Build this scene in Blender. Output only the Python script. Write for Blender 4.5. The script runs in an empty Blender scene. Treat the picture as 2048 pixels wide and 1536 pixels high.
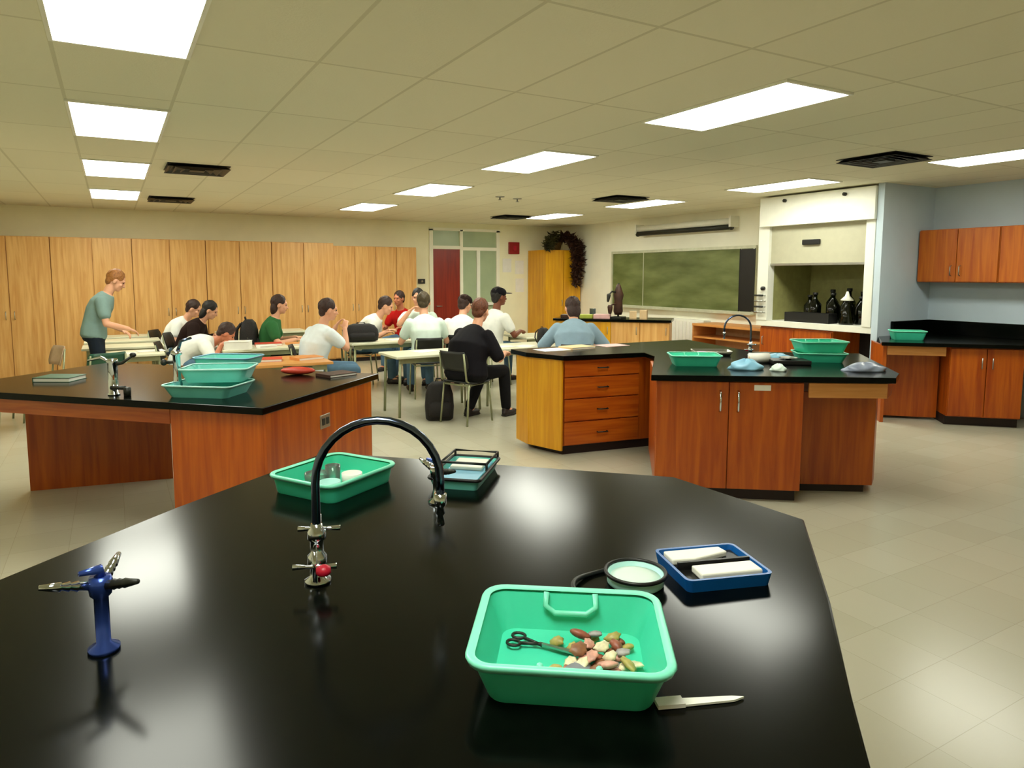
import bpy, math, random
from mathutils import Vector, Matrix, Euler

random.seed(7)
S = bpy.context.scene
COL = S.collection
R = math.radians
V = Vector

# ---------------------------------------------------------------- materials
def lin(c):
    out = []
    for v in c[:3]:
        v = v / 255.0
        out.append(v / 12.92 if v <= 0.04045 else ((v + 0.055) / 1.055) ** 2.4)
    return (out[0], out[1], out[2], 1.0)

def new_mat(name):
    m = bpy.data.materials.new(name)
    m.use_nodes = True
    nt = m.node_tree
    b = nt.nodes['Principled BSDF']
    return m, nt, b

def mat(name, rgb, rough=0.5, metal=0.0, vary=0.08, scale=12.0, bump=0.0, spec=0.5, coat=0.0):
    """plain surface with a little procedural mottling"""
    m, nt, b = new_mat(name)
    b.inputs['Roughness'].default_value = rough
    b.inputs['Metallic'].default_value = metal
    b.inputs['Specular IOR Level'].default_value = spec
    if coat:
        b.inputs['Coat Weight'].default_value = coat
    tc = nt.nodes.new('ShaderNodeTexCoord')
    nz = nt.nodes.new('ShaderNodeTexNoise')
    nz.inputs['Scale'].default_value = scale
    nz.inputs['Detail'].default_value = 3
    nt.links.new(tc.outputs['Object'], nz.inputs['Vector'])
    rp = nt.nodes.new('ShaderNodeValToRGB')
    c = lin(rgb)
    rp.color_ramp.elements[0].position = 0.3
    rp.color_ramp.elements[1].position = 0.7
    rp.color_ramp.elements[0].color = tuple(x * (1 - vary) for x in c[:3]) + (1,)
    rp.color_ramp.elements[1].color = tuple(min(1, x * (1 + vary)) for x in c[:3]) + (1,)
    nt.links.new(nz.outputs['Fac'], rp.inputs['Fac'])
    nt.links.new(rp.outputs['Color'], b.inputs['Base Color'])
    if bump:
        bp = nt.nodes.new('ShaderNodeBump')
        bp.inputs['Strength'].default_value = bump
        bp.inputs['Distance'].default_value = 0.01
        nt.links.new(nz.outputs['Fac'], bp.inputs['Height'])
        nt.links.new(bp.outputs['Normal'], b.inputs['Normal'])
    return m

def wood(name, dark, light, rough=0.35, stretch=(9, 9, 0.6), detail=5):
    """veneer with grain running along one axis"""
    m, nt, b = new_mat(name)
    b.inputs['Roughness'].default_value = rough
    tc = nt.nodes.new('ShaderNodeTexCoord')
    mp = nt.nodes.new('ShaderNodeMapping')
    mp.inputs['Scale'].default_value = stretch
    nt.links.new(tc.outputs['Object'], mp.inputs['Vector'])
    nz = nt.nodes.new('ShaderNodeTexNoise')
    nz.inputs['Scale'].default_value = 2.2
    nz.inputs['Detail'].default_value = detail
    nz.inputs['Distortion'].default_value = 0.6
    nt.links.new(mp.outputs['Vector'], nz.inputs['Vector'])
    rp = nt.nodes.new('ShaderNodeValToRGB')
    rp.color_ramp.elements[0].position = 0.32
    rp.color_ramp.elements[1].position = 0.68
    rp.color_ramp.elements[0].color = lin(dark)
    rp.color_ramp.elements[1].color = lin(light)
    nt.links.new(nz.outputs['Fac'], rp.inputs['Fac'])
    nt.links.new(rp.outputs['Color'], b.inputs['Base Color'])
    return m

def emit_mat(name, rgb, strength):
    m, nt, b = new_mat(name)
    b.inputs['Base Color'].default_value = (0.8, 0.8, 0.8, 1)
    b.inputs['Emission Color'].default_value = rgb
    b.inputs['Emission Strength'].default_value = strength
    return m

def glass_mat(name, rgb, rough=0.05):
    m, nt, b = new_mat(name)
    b.inputs['Base Color'].default_value = lin(rgb)
    b.inputs['Roughness'].default_value = rough
    b.inputs['Transmission Weight'].default_value = 0.9
    b.inputs['IOR'].default_value = 1.45
    return m

def ceiling_mat():
    m, nt, b = new_mat('acoustic_tile')
    b.inputs['Roughness'].default_value = 0.95
    b.inputs['Specular IOR Level'].default_value = 0.1
    tc = nt.nodes.new('ShaderNodeTexCoord')
    br = nt.nodes.new('ShaderNodeTexBrick')
    br.offset = 0.0
    br.inputs['Scale'].default_value = 1.0
    br.inputs['Brick Width'].default_value = 0.59
    br.inputs['Row Height'].default_value = 1.25
    br.inputs['Mortar Size'].default_value = 0.011
    br.inputs['Mortar Smooth'].default_value = 0.2
    br.inputs['Color1'].default_value = lin((236, 232, 208))
    br.inputs['Color2'].default_value = lin((231, 227, 203))
    br.inputs['Mortar'].default_value = lin((214, 209, 182))
    mp = nt.nodes.new('ShaderNodeMapping')
    mp.inputs['Location'].default_value = (0.195 + 0.59 * 20, 1.325 + 1.25 * 20 - 1.25 * 0.0, 0)
    nt.links.new(tc.outputs['Object'], mp.inputs['Vector'])
    nt.links.new(mp.outputs['Vector'], br.inputs['Vector'])
    nt.links.new(br.outputs['Color'], b.inputs['Base Color'])
    nz = nt.nodes.new('ShaderNodeTexNoise')
    nz.inputs['Scale'].default_value = 90
    bp = nt.nodes.new('ShaderNodeBump')
    bp.inputs['Strength'].default_value = 0.25
    bp.inputs['Distance'].default_value = 0.005
    nt.links.new(tc.outputs['Object'], nz.inputs['Vector'])
    nt.links.new(nz.outputs['Fac'], bp.inputs['Height'])
    nt.links.new(bp.outputs['Normal'], b.inputs['Normal'])
    return m

def floor_mat():
    m, nt, b = new_mat('vinyl_floor')
    b.inputs['Roughness'].default_value = 0.24
    b.inputs['Specular IOR Level'].default_value = 0.4
    tc = nt.nodes.new('ShaderNodeTexCoord')
    br = nt.nodes.new('ShaderNodeTexBrick')
    br.offset = 0.0
    br.inputs['Scale'].default_value = 1.0
    br.inputs['Brick Width'].default_value = 0.305
    br.inputs['Row Height'].default_value = 0.305
    br.inputs['Mortar Size'].default_value = 0.0015
    br.inputs['Color1'].default_value = lin((188, 184, 164))
    br.inputs['Color2'].default_value = lin((182, 178, 157))
    br.inputs['Mortar'].default_value = lin((168, 163, 141))
    nt.links.new(tc.outputs['Object'], br.inputs['Vector'])
    nz = nt.nodes.new('ShaderNodeTexNoise')
    nz.inputs['Scale'].default_value = 3.0
    nz.inputs['Detail'].default_value = 6
    nt.links.new(tc.outputs['Object'], nz.inputs['Vector'])
    mx = nt.nodes.new('ShaderNodeMixRGB')
    mx.blend_type = 'MULTIPLY'
    mx.inputs['Fac'].default_value = 0.25
    nt.links.new(br.outputs['Color'], mx.inputs['Color1'])
    nt.links.new(nz.outputs['Color'], mx.inputs['Color2'])
    nt.links.new(br.outputs['Color'], b.inputs['Base Color'])
    return m

def board_mat():
    m, nt, b = new_mat('chalkboard_green')
    b.inputs['Roughness'].default_value = 0.55
    tc = nt.nodes.new('ShaderNodeTexCoord')
    mp = nt.nodes.new('ShaderNodeMapping')
    mp.inputs['Scale'].default_value = (1, 0.7, 2.4)
    nz = nt.nodes.new('ShaderNodeTexNoise')
    nz.inputs['Scale'].default_value = 2.0
    nz.inputs['Detail'].default_value = 5
    rp = nt.nodes.new('ShaderNodeValToRGB')
    rp.color_ramp.elements[0].position = 0.3
    rp.color_ramp.elements[1].position = 0.75
    rp.color_ramp.elements[0].color = lin((82, 92, 40))
    rp.color_ramp.elements[1].color = lin((126, 136, 82))
    nt.links.new(tc.outputs['Object'], mp.inputs['Vector'])
    nt.links.new(mp.outputs['Vector'], nz.inputs['Vector'])
    nt.links.new(nz.outputs['Fac'], rp.inputs['Fac'])
    nt.links.new(rp.outputs['Color'], b.inputs['Base Color'])
    return m

M = {}
M['ceiling'] = ceiling_mat()
M['floor'] = floor_mat()
M['cream_wall'] = mat('cream_wall_paint', (244, 240, 208), 0.85, vary=0.03, scale=3)
M['white_wall'] = mat('off_white_wall_paint', (244, 242, 224), 0.8, vary=0.03, scale=3)
M['blue_wall'] = mat('blue_grey_wall_paint', (196, 212, 224), 0.85, vary=0.03, scale=3)
M['base'] = mat('black_vinyl_base', (40, 34, 32), 0.6)
M['oak'] = wood('cupboard_oak', (206, 148, 78), (230, 182, 112), 0.4)
M['gold'] = wood('golden_oak', (206, 140, 8), (226, 166, 24), 0.4)
M['bench'] = wood('red_oak_bench', (150, 58, 3), (186, 92, 12), 0.33)
M['bench_h'] = wood('red_oak_drawer', (152, 62, 5), (184, 94, 18), 0.33, (0.8, 0.8, 14))
M['apron'] = wood('light_oak_apron', (196, 128, 62), (214, 150, 84), 0.4, (0.8, 0.8, 14))
M['uppercab'] = wood('upper_cabinet_oak', (172, 78, 10), (204, 112, 22), 0.35)
M['door_red'] = wood('mahogany_door', (122, 26, 6), (150, 40, 12), 0.35)
M['epoxy'] = mat('black_epoxy', (4, 6, 4), 0.17, vary=0.3, scale=40, spec=0.11)
M['toe'] = mat('toe_kick_black', (30, 14, 12), 0.6)
M['chrome'] = mat('chrome', (205, 212, 220), 0.09, 1.0, vary=0.02)
M['dchrome'] = mat('smoked_chrome', (92, 104, 130), 0.15, 1.0, vary=0.03)
M['steel'] = mat('brushed_steel', (178, 178, 170), 0.35, 1.0, vary=0.05)
M['bluechrome'] = mat('bluish_reflection_chrome', (58, 84, 168), 0.22, 0.6, vary=0.05)  # chrome whose bluish reflection is put into the base colour
M['tray'] = mat('mint_green_plastic', (66, 206, 168), 0.35, vary=0.04)
M['tray_rim'] = mat('mint_green_rim_plastic', (124, 224, 192), 0.35, vary=0.04)
M['teal'] = mat('teal_plastic', (112, 204, 192), 0.35, vary=0.05)
M['tealrim'] = mat('pale_teal_plastic', (176, 230, 222), 0.35, vary=0.04)
M['bluelid'] = mat('pale_blue_plastic', (134, 188, 216), 0.4, vary=0.05)
M['bluecase'] = mat('blue_case_plastic', (12, 92, 168), 0.35, vary=0.05)
M['red'] = mat('red_plastic', (176, 16, 44), 0.4)
M['signred'] = mat('sign_red', (150, 24, 22), 0.5)
M['white'] = mat('white_enamel', (238, 238, 226), 0.4, vary=0.02)
M['paper'] = mat('white_paper', (238, 236, 228), 0.8, vary=0.03)
M['black'] = mat('black_plastic', (14, 14, 14), 0.45)
M['dark'] = mat('dark_metal', (26, 28, 20), 0.5)
M['board'] = board_mat()
M['alu'] = mat('aluminium_trim', (206, 208, 184), 0.4, 0.3)
M['sash'] = mat('cream_sash', (184, 181, 156), 0.4, vary=0.03)
M['hoodliner'] = mat('olive_hood_liner', (150, 148, 92), 0.6, vary=0.1)
M['glassgreen'] = mat('frosted_green_glass', (168, 184, 150), 0.3, vary=0.1, scale=2)
M['glass'] = glass_mat('clear_glass', (226, 238, 232))
M['bottle'] = glass_mat('dark_bottle_glass', (24, 34, 14), 0.1)
M['tabletop'] = mat('cream_laminate', (222, 222, 194), 0.3, vary=0.03)
M['tabletop_wood'] = wood('oak_laminate', (196, 132, 62), (216, 160, 92), 0.35, (0.6, 9, 9))
M['leg_metal'] = mat('grey_green_metal', (150, 154, 120), 0.4, 0.5)
M['chair_green'] = mat('dark_green_plastic', (34, 84, 62), 0.4)
M['chair_black'] = mat('black_chair_plastic', (22, 24, 22), 0.45)
M['chair_tan'] = mat('tan_chair_plastic', (176, 148, 120), 0.45)
M['nylon'] = mat('black_nylon', (20, 16, 16), 0.75, vary=0.3, scale=60, bump=0.3)
M['leaf'] = mat('dark_leaf', (56, 52, 20), 0.55, vary=0.5, scale=8)
M['leaf2'] = mat('brown_leaf', (60, 32, 18), 0.6, vary=0.4, scale=8)
M['terracotta'] = mat('brown_pot', (96, 70, 30), 0.7)
M['skin1'] = mat('skin_light', (222, 164, 132), 0.55, vary=0.04)
M['skin2'] = mat('skin_ruddy', (196, 120, 86), 0.55, vary=0.04)
M['skin3'] = mat('skin_brown', (122, 66, 42), 0.55, vary=0.04)
M['hair_dark'] = mat('dark_brown_hair', (48, 24, 16), 0.6, vary=0.4, scale=90, bump=0.5)
M['hair_black'] = mat('black_hair', (22, 18, 16), 0.6, vary=0.4, scale=90, bump=0.5)
M['hair_red'] = mat('reddish_brown_hair', (96, 50, 24), 0.6, vary=0.4, scale=90, bump=0.5)
M['hair_olive'] = mat('mousy_brown_hair', (62, 50, 24), 0.6, vary=0.4, scale=90, bump=0.5)
M['hair_brown'] = mat('light_brown_hair', (150, 96, 44), 0.6, vary=0.4, scale=90, bump=0.5)
M['eye'] = mat('eye_dark', (30, 20, 16), 0.3)
M['lips'] = mat('lips', (168, 84, 74), 0.5)
def cloth(name, rgb, vary=0.06):
    return mat(name, rgb, 0.85, vary=vary, scale=9, bump=0.25, spec=0.2)
M['sh_white'] = cloth('white_cotton', (236, 238, 232))
M['sh_mint'] = cloth('pale_mint_cotton', (214, 232, 222))
M['sh_blue'] = cloth('pale_blue_cotton', (226, 236, 242))
M['sh_slate'] = cloth('slate_blue_cotton', (140, 166, 184))
M['sh_teach'] = cloth('grey_teal_cotton', (124, 150, 146))
M['sh_green'] = cloth('green_cotton', (48, 104, 58))
M['sh_black'] = cloth('black_cotton', (14, 12, 18))
M['sh_navy'] = cloth('dark_brown_cotton', (34, 18, 14))
M['sh_red'] = cloth('red_cotton', (186, 24, 20))
M['tr_black'] = cloth('black_denim', (14, 14, 16))
M['tr_navy'] = cloth('navy_twill', (26, 34, 46))
M['tr_jeans'] = cloth('blue_denim', (84, 114, 138), 0.15)
M['tr_khaki'] = cloth('khaki_twill', (110, 100, 66))
M['shoe'] = mat('dark_shoe', (30, 22, 18), 0.5)
M['shoe_w'] = mat('pale_shoe', (206, 176, 160), 0.6)
M['red_book'] = mat('red_cover', (196, 62, 40), 0.5)
M['orange_book'] = mat('orange_cover', (214, 140, 70), 0.5)
M['pink'] = mat('pink_card', (226, 180, 176), 0.7)
M['tancard'] = mat('tan_card', (214, 184, 140), 0.7)
M['limecard'] = mat('lime_paper', (170, 180, 70), 0.7)
M['green_cloth'] = cloth('lime_green_cloth', (132, 168, 66), 0.2)
M['greyplastic'] = mat('grey_blue_plastic', (140, 150, 172), 0.3, vary=0.2, scale=14)
M['greystone'] = mat('grey_stone', (128, 130, 136), 0.7, vary=0.2)
M['lamp'] = emit_mat('fluorescent_diffuser', (0.985, 1.0, 0.87, 1), 17.0)

# ---------------------------------------------------------------- mesh builder
def frame_of(d):
    d = V(d).normalized()
    up = V((0, 0, 1)) if abs(d.z) < 0.95 else V((1, 0, 0))
    a = d.cross(up).normalized()
    b = a.cross(d).normalized()
    return a, b

class MB:
    def __init__(s):
        s.v = []
        s.f = []
    def ring_loft(s, rings, cap=True, closed=False):
        n = len(rings[0])
        b0 = len(s.v)
        for r in rings:
            s.v += [tuple(p) for p in r]
        k = len(rings)
        for i in range(k if closed else k - 1):
            a = b0 + i * n
            c = b0 + ((i + 1) % k) * n
            for j in range(n):
                j2 = (j + 1) % n
                s.f.append((a + j, a + j2, c + j2, c + j))
        if cap and not closed:
            s.f.append(tuple(b0 + j for j in reversed(range(n))))
            s.f.append(tuple(b0 + (k - 1) * n + j for j in range(n)))
        return s
    def box(s, x0, x1, y0, y1, z0, z1):
        r = [[(x0, y0, z), (x1, y0, z), (x1, y1, z), (x0, y1, z)] for z in (z0, z1)]
        return s.ring_loft(r)
    def obox(s, c, ax, ay, az):
        """oriented box: centre and three half-axis vectors"""
        c, ax, ay, az = V(c), V(ax), V(ay), V(az)
        r = [[c + k * az - ax - ay, c + k * az + ax - ay, c + k * az + ax + ay, c + k * az - ax + ay] for k in (-1, 1)]
        return s.ring_loft(r)
    def prism(s, poly, z0, z1):
        area = sum(poly[i][0] * poly[(i + 1) % len(poly)][1] - poly[(i + 1) % len(poly)][0] * poly[i][1] for i in range(len(poly)))
        if area < 0:
            poly = poly[::-1]
        return s.ring_loft([[(p[0], p[1], z) for p in poly] for z in (z0, z1)])
    def panel(s, p, q, z0, z1, t, off=0.0):
        """upright board along p->q; thickness t to the right-hand side of travel, starting off away"""
        p, q = V((p[0], p[1], 0)), V((q[0], q[1], 0))
        d = (q - p).normalized()
        n = V((d.y, -d.x, 0))
        a, b = p + n * off, q + n * off
        c, e = q + n * (off + t), p + n * (off + t)
        return s.prism([(a.x, a.y), (b.x, b.y), (c.x, c.y), (e.x, e.y)], z0, z1)
    def tube(s, pts, r, n=10, closed=False):
        pts = [V(p) for p in pts]
        rings = []
        k = len(pts)
        prev = None
        for i, p in enumerate(pts):
            if closed:
                d = pts[(i + 1) % k] - pts[i - 1]
            else:
                d = pts[min(i + 1, k - 1)] - pts[max(i - 1, 0)]
            d.normalize()
            if prev is None:
                a, b = frame_of(d)
            else:
                a = prev - d * prev.dot(d)
                a.normalize()
                b = a.cross(d) * -1
                b = d.cross(a)
            prev = a
            rr = r[i] if isinstance(r, (list, tuple)) else r
            rings.append([p + a * (rr * math.cos(t)) + d.cross(a) * (rr * math.sin(t)) for t in [2 * math.pi * j / n for j in range(n)]])
        return s.ring_loft(rings, True, closed)
    def cyl(s, p, q, r, n=16):
        return s.tube([p, q], r, n)
    def lathe(s, prof, c=(0, 0, 0), n=24):
        rings = [[(c[0] + r * math.cos(2 * math.pi * j / n), c[1] + r * math.sin(2 * math.pi * j / n), c[2] + z) for j in range(n)] for r, z in prof]
        return s.ring_loft(rings)
    def ell(s, c, rx, ry, rz, n=16, m=10, rot=None):
        c = V(c)
        rings = []
        for i in range(m + 1):
            t = math.pi * i / m
            t = min(max(t, 0.06), math.pi - 0.06)
            ring = []
            for j in range(n):
                a = 2 * math.pi * j / n
                p = V((rx * math.sin(t) * math.cos(a), ry * math.sin(t) * math.sin(a), -rz * math.cos(t)))
                if rot is not None:
                    p = rot @ p
                ring.append(c + p)
            rings.append(ring)
        return s.ring_loft(rings)
    def cone(s, p, q, r1, r2, n=12):
        """limb segment with rounded ends"""
        p, q = V(p), V(q)
        d = (q - p)
        L = d.length
        d.normalize()
        pts = [p - d * r1 * 0.7, p - d * r1 * 0.35, p, p.lerp(q, 0.5), q, q + d * r2 * 0.35, q + d * r2 * 0.7]
        rs = [r1 * 0.6, r1 * 0.9, r1, (r1 + r2) / 2 * 1.03, r2, r2 * 0.9, r2 * 0.6]
        return s.tube(pts, rs, n)
    def mesh(s, name, smooth=False):
        me = bpy.data.meshes.new(name)
        me.from_pydata(s.v, [], s.f)
        me.validate()
        if smooth:
            for p in me.polygons:
                p.use_smooth = True
        return me

def obj(name, mb, material, parent=None, smooth=False, bevel=0.0, loc=None, kind=None):
    me = mb.mesh(name, smooth)
    me.materials.append(M[material] if isinstance(material, str) else material)
    o = bpy.data.objects.new(name, me)
    COL.objects.link(o)
    if parent is not None:
        o.parent = parent
    if loc is not None:
        o.location = loc
    if bevel:
        b = o.modifiers.new('bevel', 'BEVEL')
        b.width = bevel
        b.segments = 2
        b.limit_method = 'ANGLE'
    if smooth == 'auto':
        pass
    if kind:
        o['kind'] = kind
    return o

def tag(o, label, cat, group=None):
    o['label'] = label
    o['category'] = cat
    if group:
        o['group'] = group
    return o

def thing(name, label, cat, loc=(0, 0, 0), rz=0.0, group=None):
    o = bpy.data.objects.new(name, None)
    COL.objects.link(o)
    o.empty_display_size = 0.05
    o.location = loc
    o.rotation_euler = (0, 0, rz)
    return tag(o, label, cat, group)

def dup(root, loc, rz, label, group=None):
    def cp(o, parent):
        c = o.copy()
        COL.objects.link(c)
        if parent is not None:
            c.parent = parent
        for ch in list(o.children):
            cp(ch, c)
        return c
    kids = list(root.children)
    r = root.copy()
    COL.objects.link(r)
    for ch in kids:
        cp(ch, r)
    r.location = loc
    r.rotation_euler = (0, 0, rz)
    r['label'] = label
    if group:
        r['group'] = group
    return r

def struct(name, mb, material, parent=None, **kw):
    return obj(name, mb, material, parent, kind='structure', **kw)

# ---------------------------------------------------------------- room shell
CEIL = 2.74
XR, YB, XL, YF = 9.10, 13.30, -2.6, -2.6
struct('floor', MB().box(XL - .1, XR + .1, YF - .1, YB + .1, -.1, 0), 'floor')
struct('ceiling', MB().box(XL - .1, XR + .1, YF - .1, YB + .1, CEIL, CEIL + .1), 'ceiling')
struct('wall_back', MB().box(XL, 5.76, YB, YB + .1, 0, CEIL).box(5.76, 7.40, YB, YB + .1, 2.60, CEIL).box(7.40, XR, YB, YB + .1, 0, CEIL), 'cream_wall')
struct('wall_left', MB().box(XL - .1, XL, YF, YB, 0, CEIL), 'cream_wall')
struct('wall_front', MB().box(XL, XR, YF - .1, YF, 0, CEIL), 'cream_wall')
struct('wall_right', MB().box(XR, XR + .1, 6.95, YB, 0, CEIL), 'white_wall')
struct('wall_right_south', MB().box(XR, XR + .1, YF, 6.95, 0, CEIL), 'blue_wall')
struct('wall_hood_side', MB().box(8.04, XR, 5.02, 5.10, 0, CEIL), 'blue_wall')
struct('baseboard_back', MB().box(7.5, 8.2, YB - .012, YB, 0, .1), 'base')
struct('baseboard_right', MB().box(XR - .012, XR, 7.0, YB, 0, .1), 'base')
struct('baseboard_left', MB().box(XL, XL + .012, YF, YB, 0, .1), 'base')

# entrance door with glazed sidelight and transom in the back wall
d = struct('door_1', MB().box(5.84, 6.46, YB - .01, YB + .04, 0.005, 2.19), 'door_red', bevel=.003)
obj('door_handle', MB().cyl((5.92, YB - .01, 1.0), (5.92, YB - .05, 1.0), .012).cyl((5.92, YB - .05, 1.0), (6.03, YB - .05, 1.0), .010), 'steel', d, True)
struct('trim_1', MB().box(5.76, 5.84, YB - .03, YB + .06, 0, 2.6).box(6.46, 6.53, YB - .03, YB + .06, 0, 2.6)
       .box(7.34, 7.42, YB - .03, YB + .06, 0, 2.6).box(5.84, 6.46, YB - .03, YB + .06, 2.19, 2.26).box(6.53, 7.34, YB - .03, YB + .06, 2.17, 2.24)
       .box(5.76, 7.42, YB - .03, YB + .06, 2.57, 2.63).box(6.53, 7.34, YB - .03, YB + .06, 0, .55).box(6.53, 7.34, YB - .03, YB + .06, 1.0, 1.04), 'white_wall')
w = struct('window_1', MB().box(6.53, 7.34, YB + .005, YB + .02, .55, 2.17), 'glassgreen')
obj('mullion', MB().box(6.86, 6.94, YB - .03, YB + .05, .55, 2.17), 'white', w)
obj('sill', MB().box(6.53, 7.34, YB - .06, YB + .02, 1.0, 1.06), 'white', w)
struct('window_2', MB().box(5.84, 7.34, YB + .005, YB + .02, 2.24, 2.58), 'glassgreen')

# ---------------------------------------------------------------- ceiling lights
lx = [.10, 3.64, 7.18]
ly = [3.30, 5.80, 8.30, 10.86]
rown = ['left row', 'middle row', 'right row']
placen = ['nearest the viewer', 'second from the near end', 'second from the back wall', 'nearest the back wall']
def make_light(label):
    t = thing('ceiling_light', label, 'ceiling light', (lx[0], ly[0], CEIL), 0, 'fluorescent troffers in the ceiling grid')
    fr = MB()
    w_, l_ = .30, .615
    fr.box(-w_, w_, -l_, -l_ + .02, -.014, -.001).box(-w_, w_, l_ - .02, l_, -.014, -.001)
    fr.box(-w_, -w_ + .02, -l_ + .02, l_ - .02, -.014, -.001).box(w_ - .02, w_, -l_ + .02, l_ - .02, -.014, -.001)
    obj('frame', fr, 'white', t)
    obj('diffuser', MB().box(-w_ + .02, w_ - .02, -l_ + .02, l_ - .02, -.010, -.002), 'lamp', t)
    return t
L0 = None
for i, x in enumerate(lx):
    for j, y in enumerate(ly):
        lab = 'bright fluorescent ceiling light in the %s, %s' % (rown[i], placen[j])
        if L0 is None:
            L0 = make_light(lab)
        else:
            dup(L0, (x, y, CEIL), 0, lab)
dup(L0, (.10, .62, CEIL), 0, 'added fluorescent ceiling light, out of view, brightening the nearest bench')  # extra troffer out of view, added to brighten the near bench and tray

# ceiling air vents
def make_vent(label):
    t = thing('ceiling_vent', label, 'air vent', (0, 0, CEIL), 0, 'dark square air vents in the ceiling')
    def sq(a, b, z0, z1):
        m = MB()
        m.ring_loft([[(-a, -a, z0), (a, -a, z0), (a, a, z0), (-a, a, z0)], [(-b, -b, z1), (b, -b, z1), (b, b, z1), (-b, b, z1)]], cap=False)
        a2, b2 = a - .012, b - .012
        m.ring_loft([[(-a2, -a2, z0), (a2, -a2, z0), (a2, a2, z0), (-a2, a2, z0)], [(-b2, -b2, z1), (b2, -b2, z1), (b2, b2, z1), (-b2, b2, z1)]], cap=False)
        m.ring_loft([[(-a, -a, z0), (a, -a, z0), (a, a, z0), (-a, a, z0)], [(-a2, -a2, z0), (a2, -a2, z0), (a2, a2, z0), (-a2, a2, z0)]], cap=False)
        return m
    obj('backing', MB().box(-.29, .29, -.29, .29, -.006, -.001), 'black', t)
    for a, b in ((.29, .25), (.22, .18), (.15, .11)):
        obj('louver', sq(a, b, -.035, -.008), 'dark', t)
    obj('core', MB().box(-.07, .07, -.07, .07, -.035, -.008), 'dark', t)
    return t
vents = [(.82, 7.83, 'dark square ceiling vent beside the second left-row light'), (.80, 11.1, 'dark square ceiling vent by the left-row light nearest the cupboards'),
         (6.36, 4.0, 'dark square ceiling vent in front of the fume hood'), (6.36, 7.86, 'dark square ceiling vent above the chalkboard end'),
         (6.56, 11.3, 'dark square ceiling vent in the far corner by the wall cupboard')]
V0 = None
for x, y, lab in vents:
    if V0 is None:
        V0 = make_vent(lab)
        V0.location = (x, y, CEIL)
    else:
        dup(V0, (x, y, CEIL), 0, lab)
for x, y, lab in ((4.78, 8.54, 'small round ceiling sprinkler, the left of two'), (5.12, 8.64, 'small round ceiling sprinkler, the right of two')):
    t = thing('sprinkler', lab, 'sprinkler', (x, y, CEIL), 0, 'ceiling sprinklers')
    obj('plate', MB().lathe([(.06, -.012), (.065, -.004), (.065, 0)]), 'steel', t, True)
    obj('nozzle', MB().lathe([(.025, -.05), (.03, -.046), (.008, -.04), (.010, -.01)], n=14), 'steel', t, True)

# ---------------------------------------------------------------- tall cupboards along the back wall
def cupboard(x0, x1, yf, top, doors, label, material='oak'):
    xc = (x0 + x1) / 2
    t = thing('tall_cupboard', label, 'cupboard', (xc, yf, 0), 0, 'tall oak cupboards along the back wall')
    hw = (x1 - x0) / 2 - .002
    yb = YB - .005 - yf
    obj('carcass', MB().box(-hw, hw, .022, yb, .08, top), material, t, bevel=.003)
    obj('plinth', MB().box(-hw, hw, .07, yb, 0, .08), 'toe', t)
    dw = 2 * hw / doors
    for k in range(doors):
        a = -hw + k * dw + .005
        b = a + dw - .010
        dr = obj('door', MB().box(a, b, 0, .020, .10, top - .012), material, t, bevel=.003)
        hx = b - .05 if k % 2 == 0 else a + .05
        obj('handle', MB().tube([(hx, 0, .98), (hx, -.03, .99), (hx, -.03, 1.09), (hx, 0, 1.10)], .006, 8), 'steel', dr, True)
    return t
edges = [-2.45, -1.90, -.80, .31, 1.41, 2.49, 3.60]
names = ['tall oak cupboard at the far left end of the cupboard run', 'two-door tall oak cupboard left of the teacher, first from the left',
         'two-door tall oak cupboard behind the standing teacher', 'two-door tall oak cupboard behind the students at the left tables',
         'two-door tall oak cupboard behind the student in green', 'two-door tall oak cupboard at the right end of the higher run']
for i in range(6):
    cupboard(edges[i], edges[i + 1], 12.70, 2.235, 1 if i == 0 else 2, names[i])
cupboard(3.60, 4.42, 12.76, 2.19, 2, 'lower tall oak cupboard next to the higher run')
cupboard(4.42, 5.26, 12.76, 2.19, 2, 'lower tall oak cupboard nearest the dark red door')

# corner storage cupboard (golden) with plant
t = thing('corner_cupboard', 'tall golden oak cupboard in the corner under the trailing plant', 'cupboard', (8.62, 12.55, 0))
obj('carcass', MB().box(-.47, .46, .022, .72, .08, 2.19), 'gold', t, bevel=.003)
obj('plinth', MB().box(-.47, .46, .06, .72, 0, .08), 'toe', t)
for k in range(2):
    a = -.47 + k * .466
    dr = obj('door', MB().box(a + .004, a + .458, 0, .020, .10, 2.18), 'gold', t, bevel=.003)
    hx = a + (.42 if k == 0 else .05)
    obj('handle', MB().tube([(hx, 0, .98), (hx, -.03, .99), (hx, -.03, 1.09), (hx, 0, 1.10)], .006, 8), 'steel', dr, True)
t2 = thing('trailing_plant', 'dark trailing plant spilling over the golden corner cupboard', 'plant', (8.62, 12.85, 2.19))
obj('pot', MB().lathe([(.09, 0), (.13, .18), (.14, .20), (.12, .20), (.11, .17)]), 'terracotta', t2, True)
stem, fol, fol2 = MB(), MB(), MB()
def leaf(mb, p, d, L, w):
    d = V(d).normalized()
    a, b = frame_of(d)
    a = (a + b * random.uniform(-.6, .6)).normalized()
    n = d.cross(a) * (L * .12)
    p = V(p)
    pts = [p, p + d * L * .4 + a * w + n, p + d * L, p + d * L * .4 - a * w + n]
    k = len(mb.v)
    mid = p + d * L * .45
    mb.v += [tuple(q) for q in pts] + [tuple(mid)]
    mb.f += [(k, k + 1, k + 4), (k + 1, k + 2, k + 4), (k + 2, k + 3, k + 4), (k + 3, k, k + 4)]
vines = []
for i in range(7):   # bushy arch to the left
    a = random.uniform(-.1, .1)
    vines.append([(0, 0, .19), (-.15 + a, -.20, .30 + random.uniform(0, .12)), (-.36 + a, -.34, .22), (-.44 + a, -.40, .06)])
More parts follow.
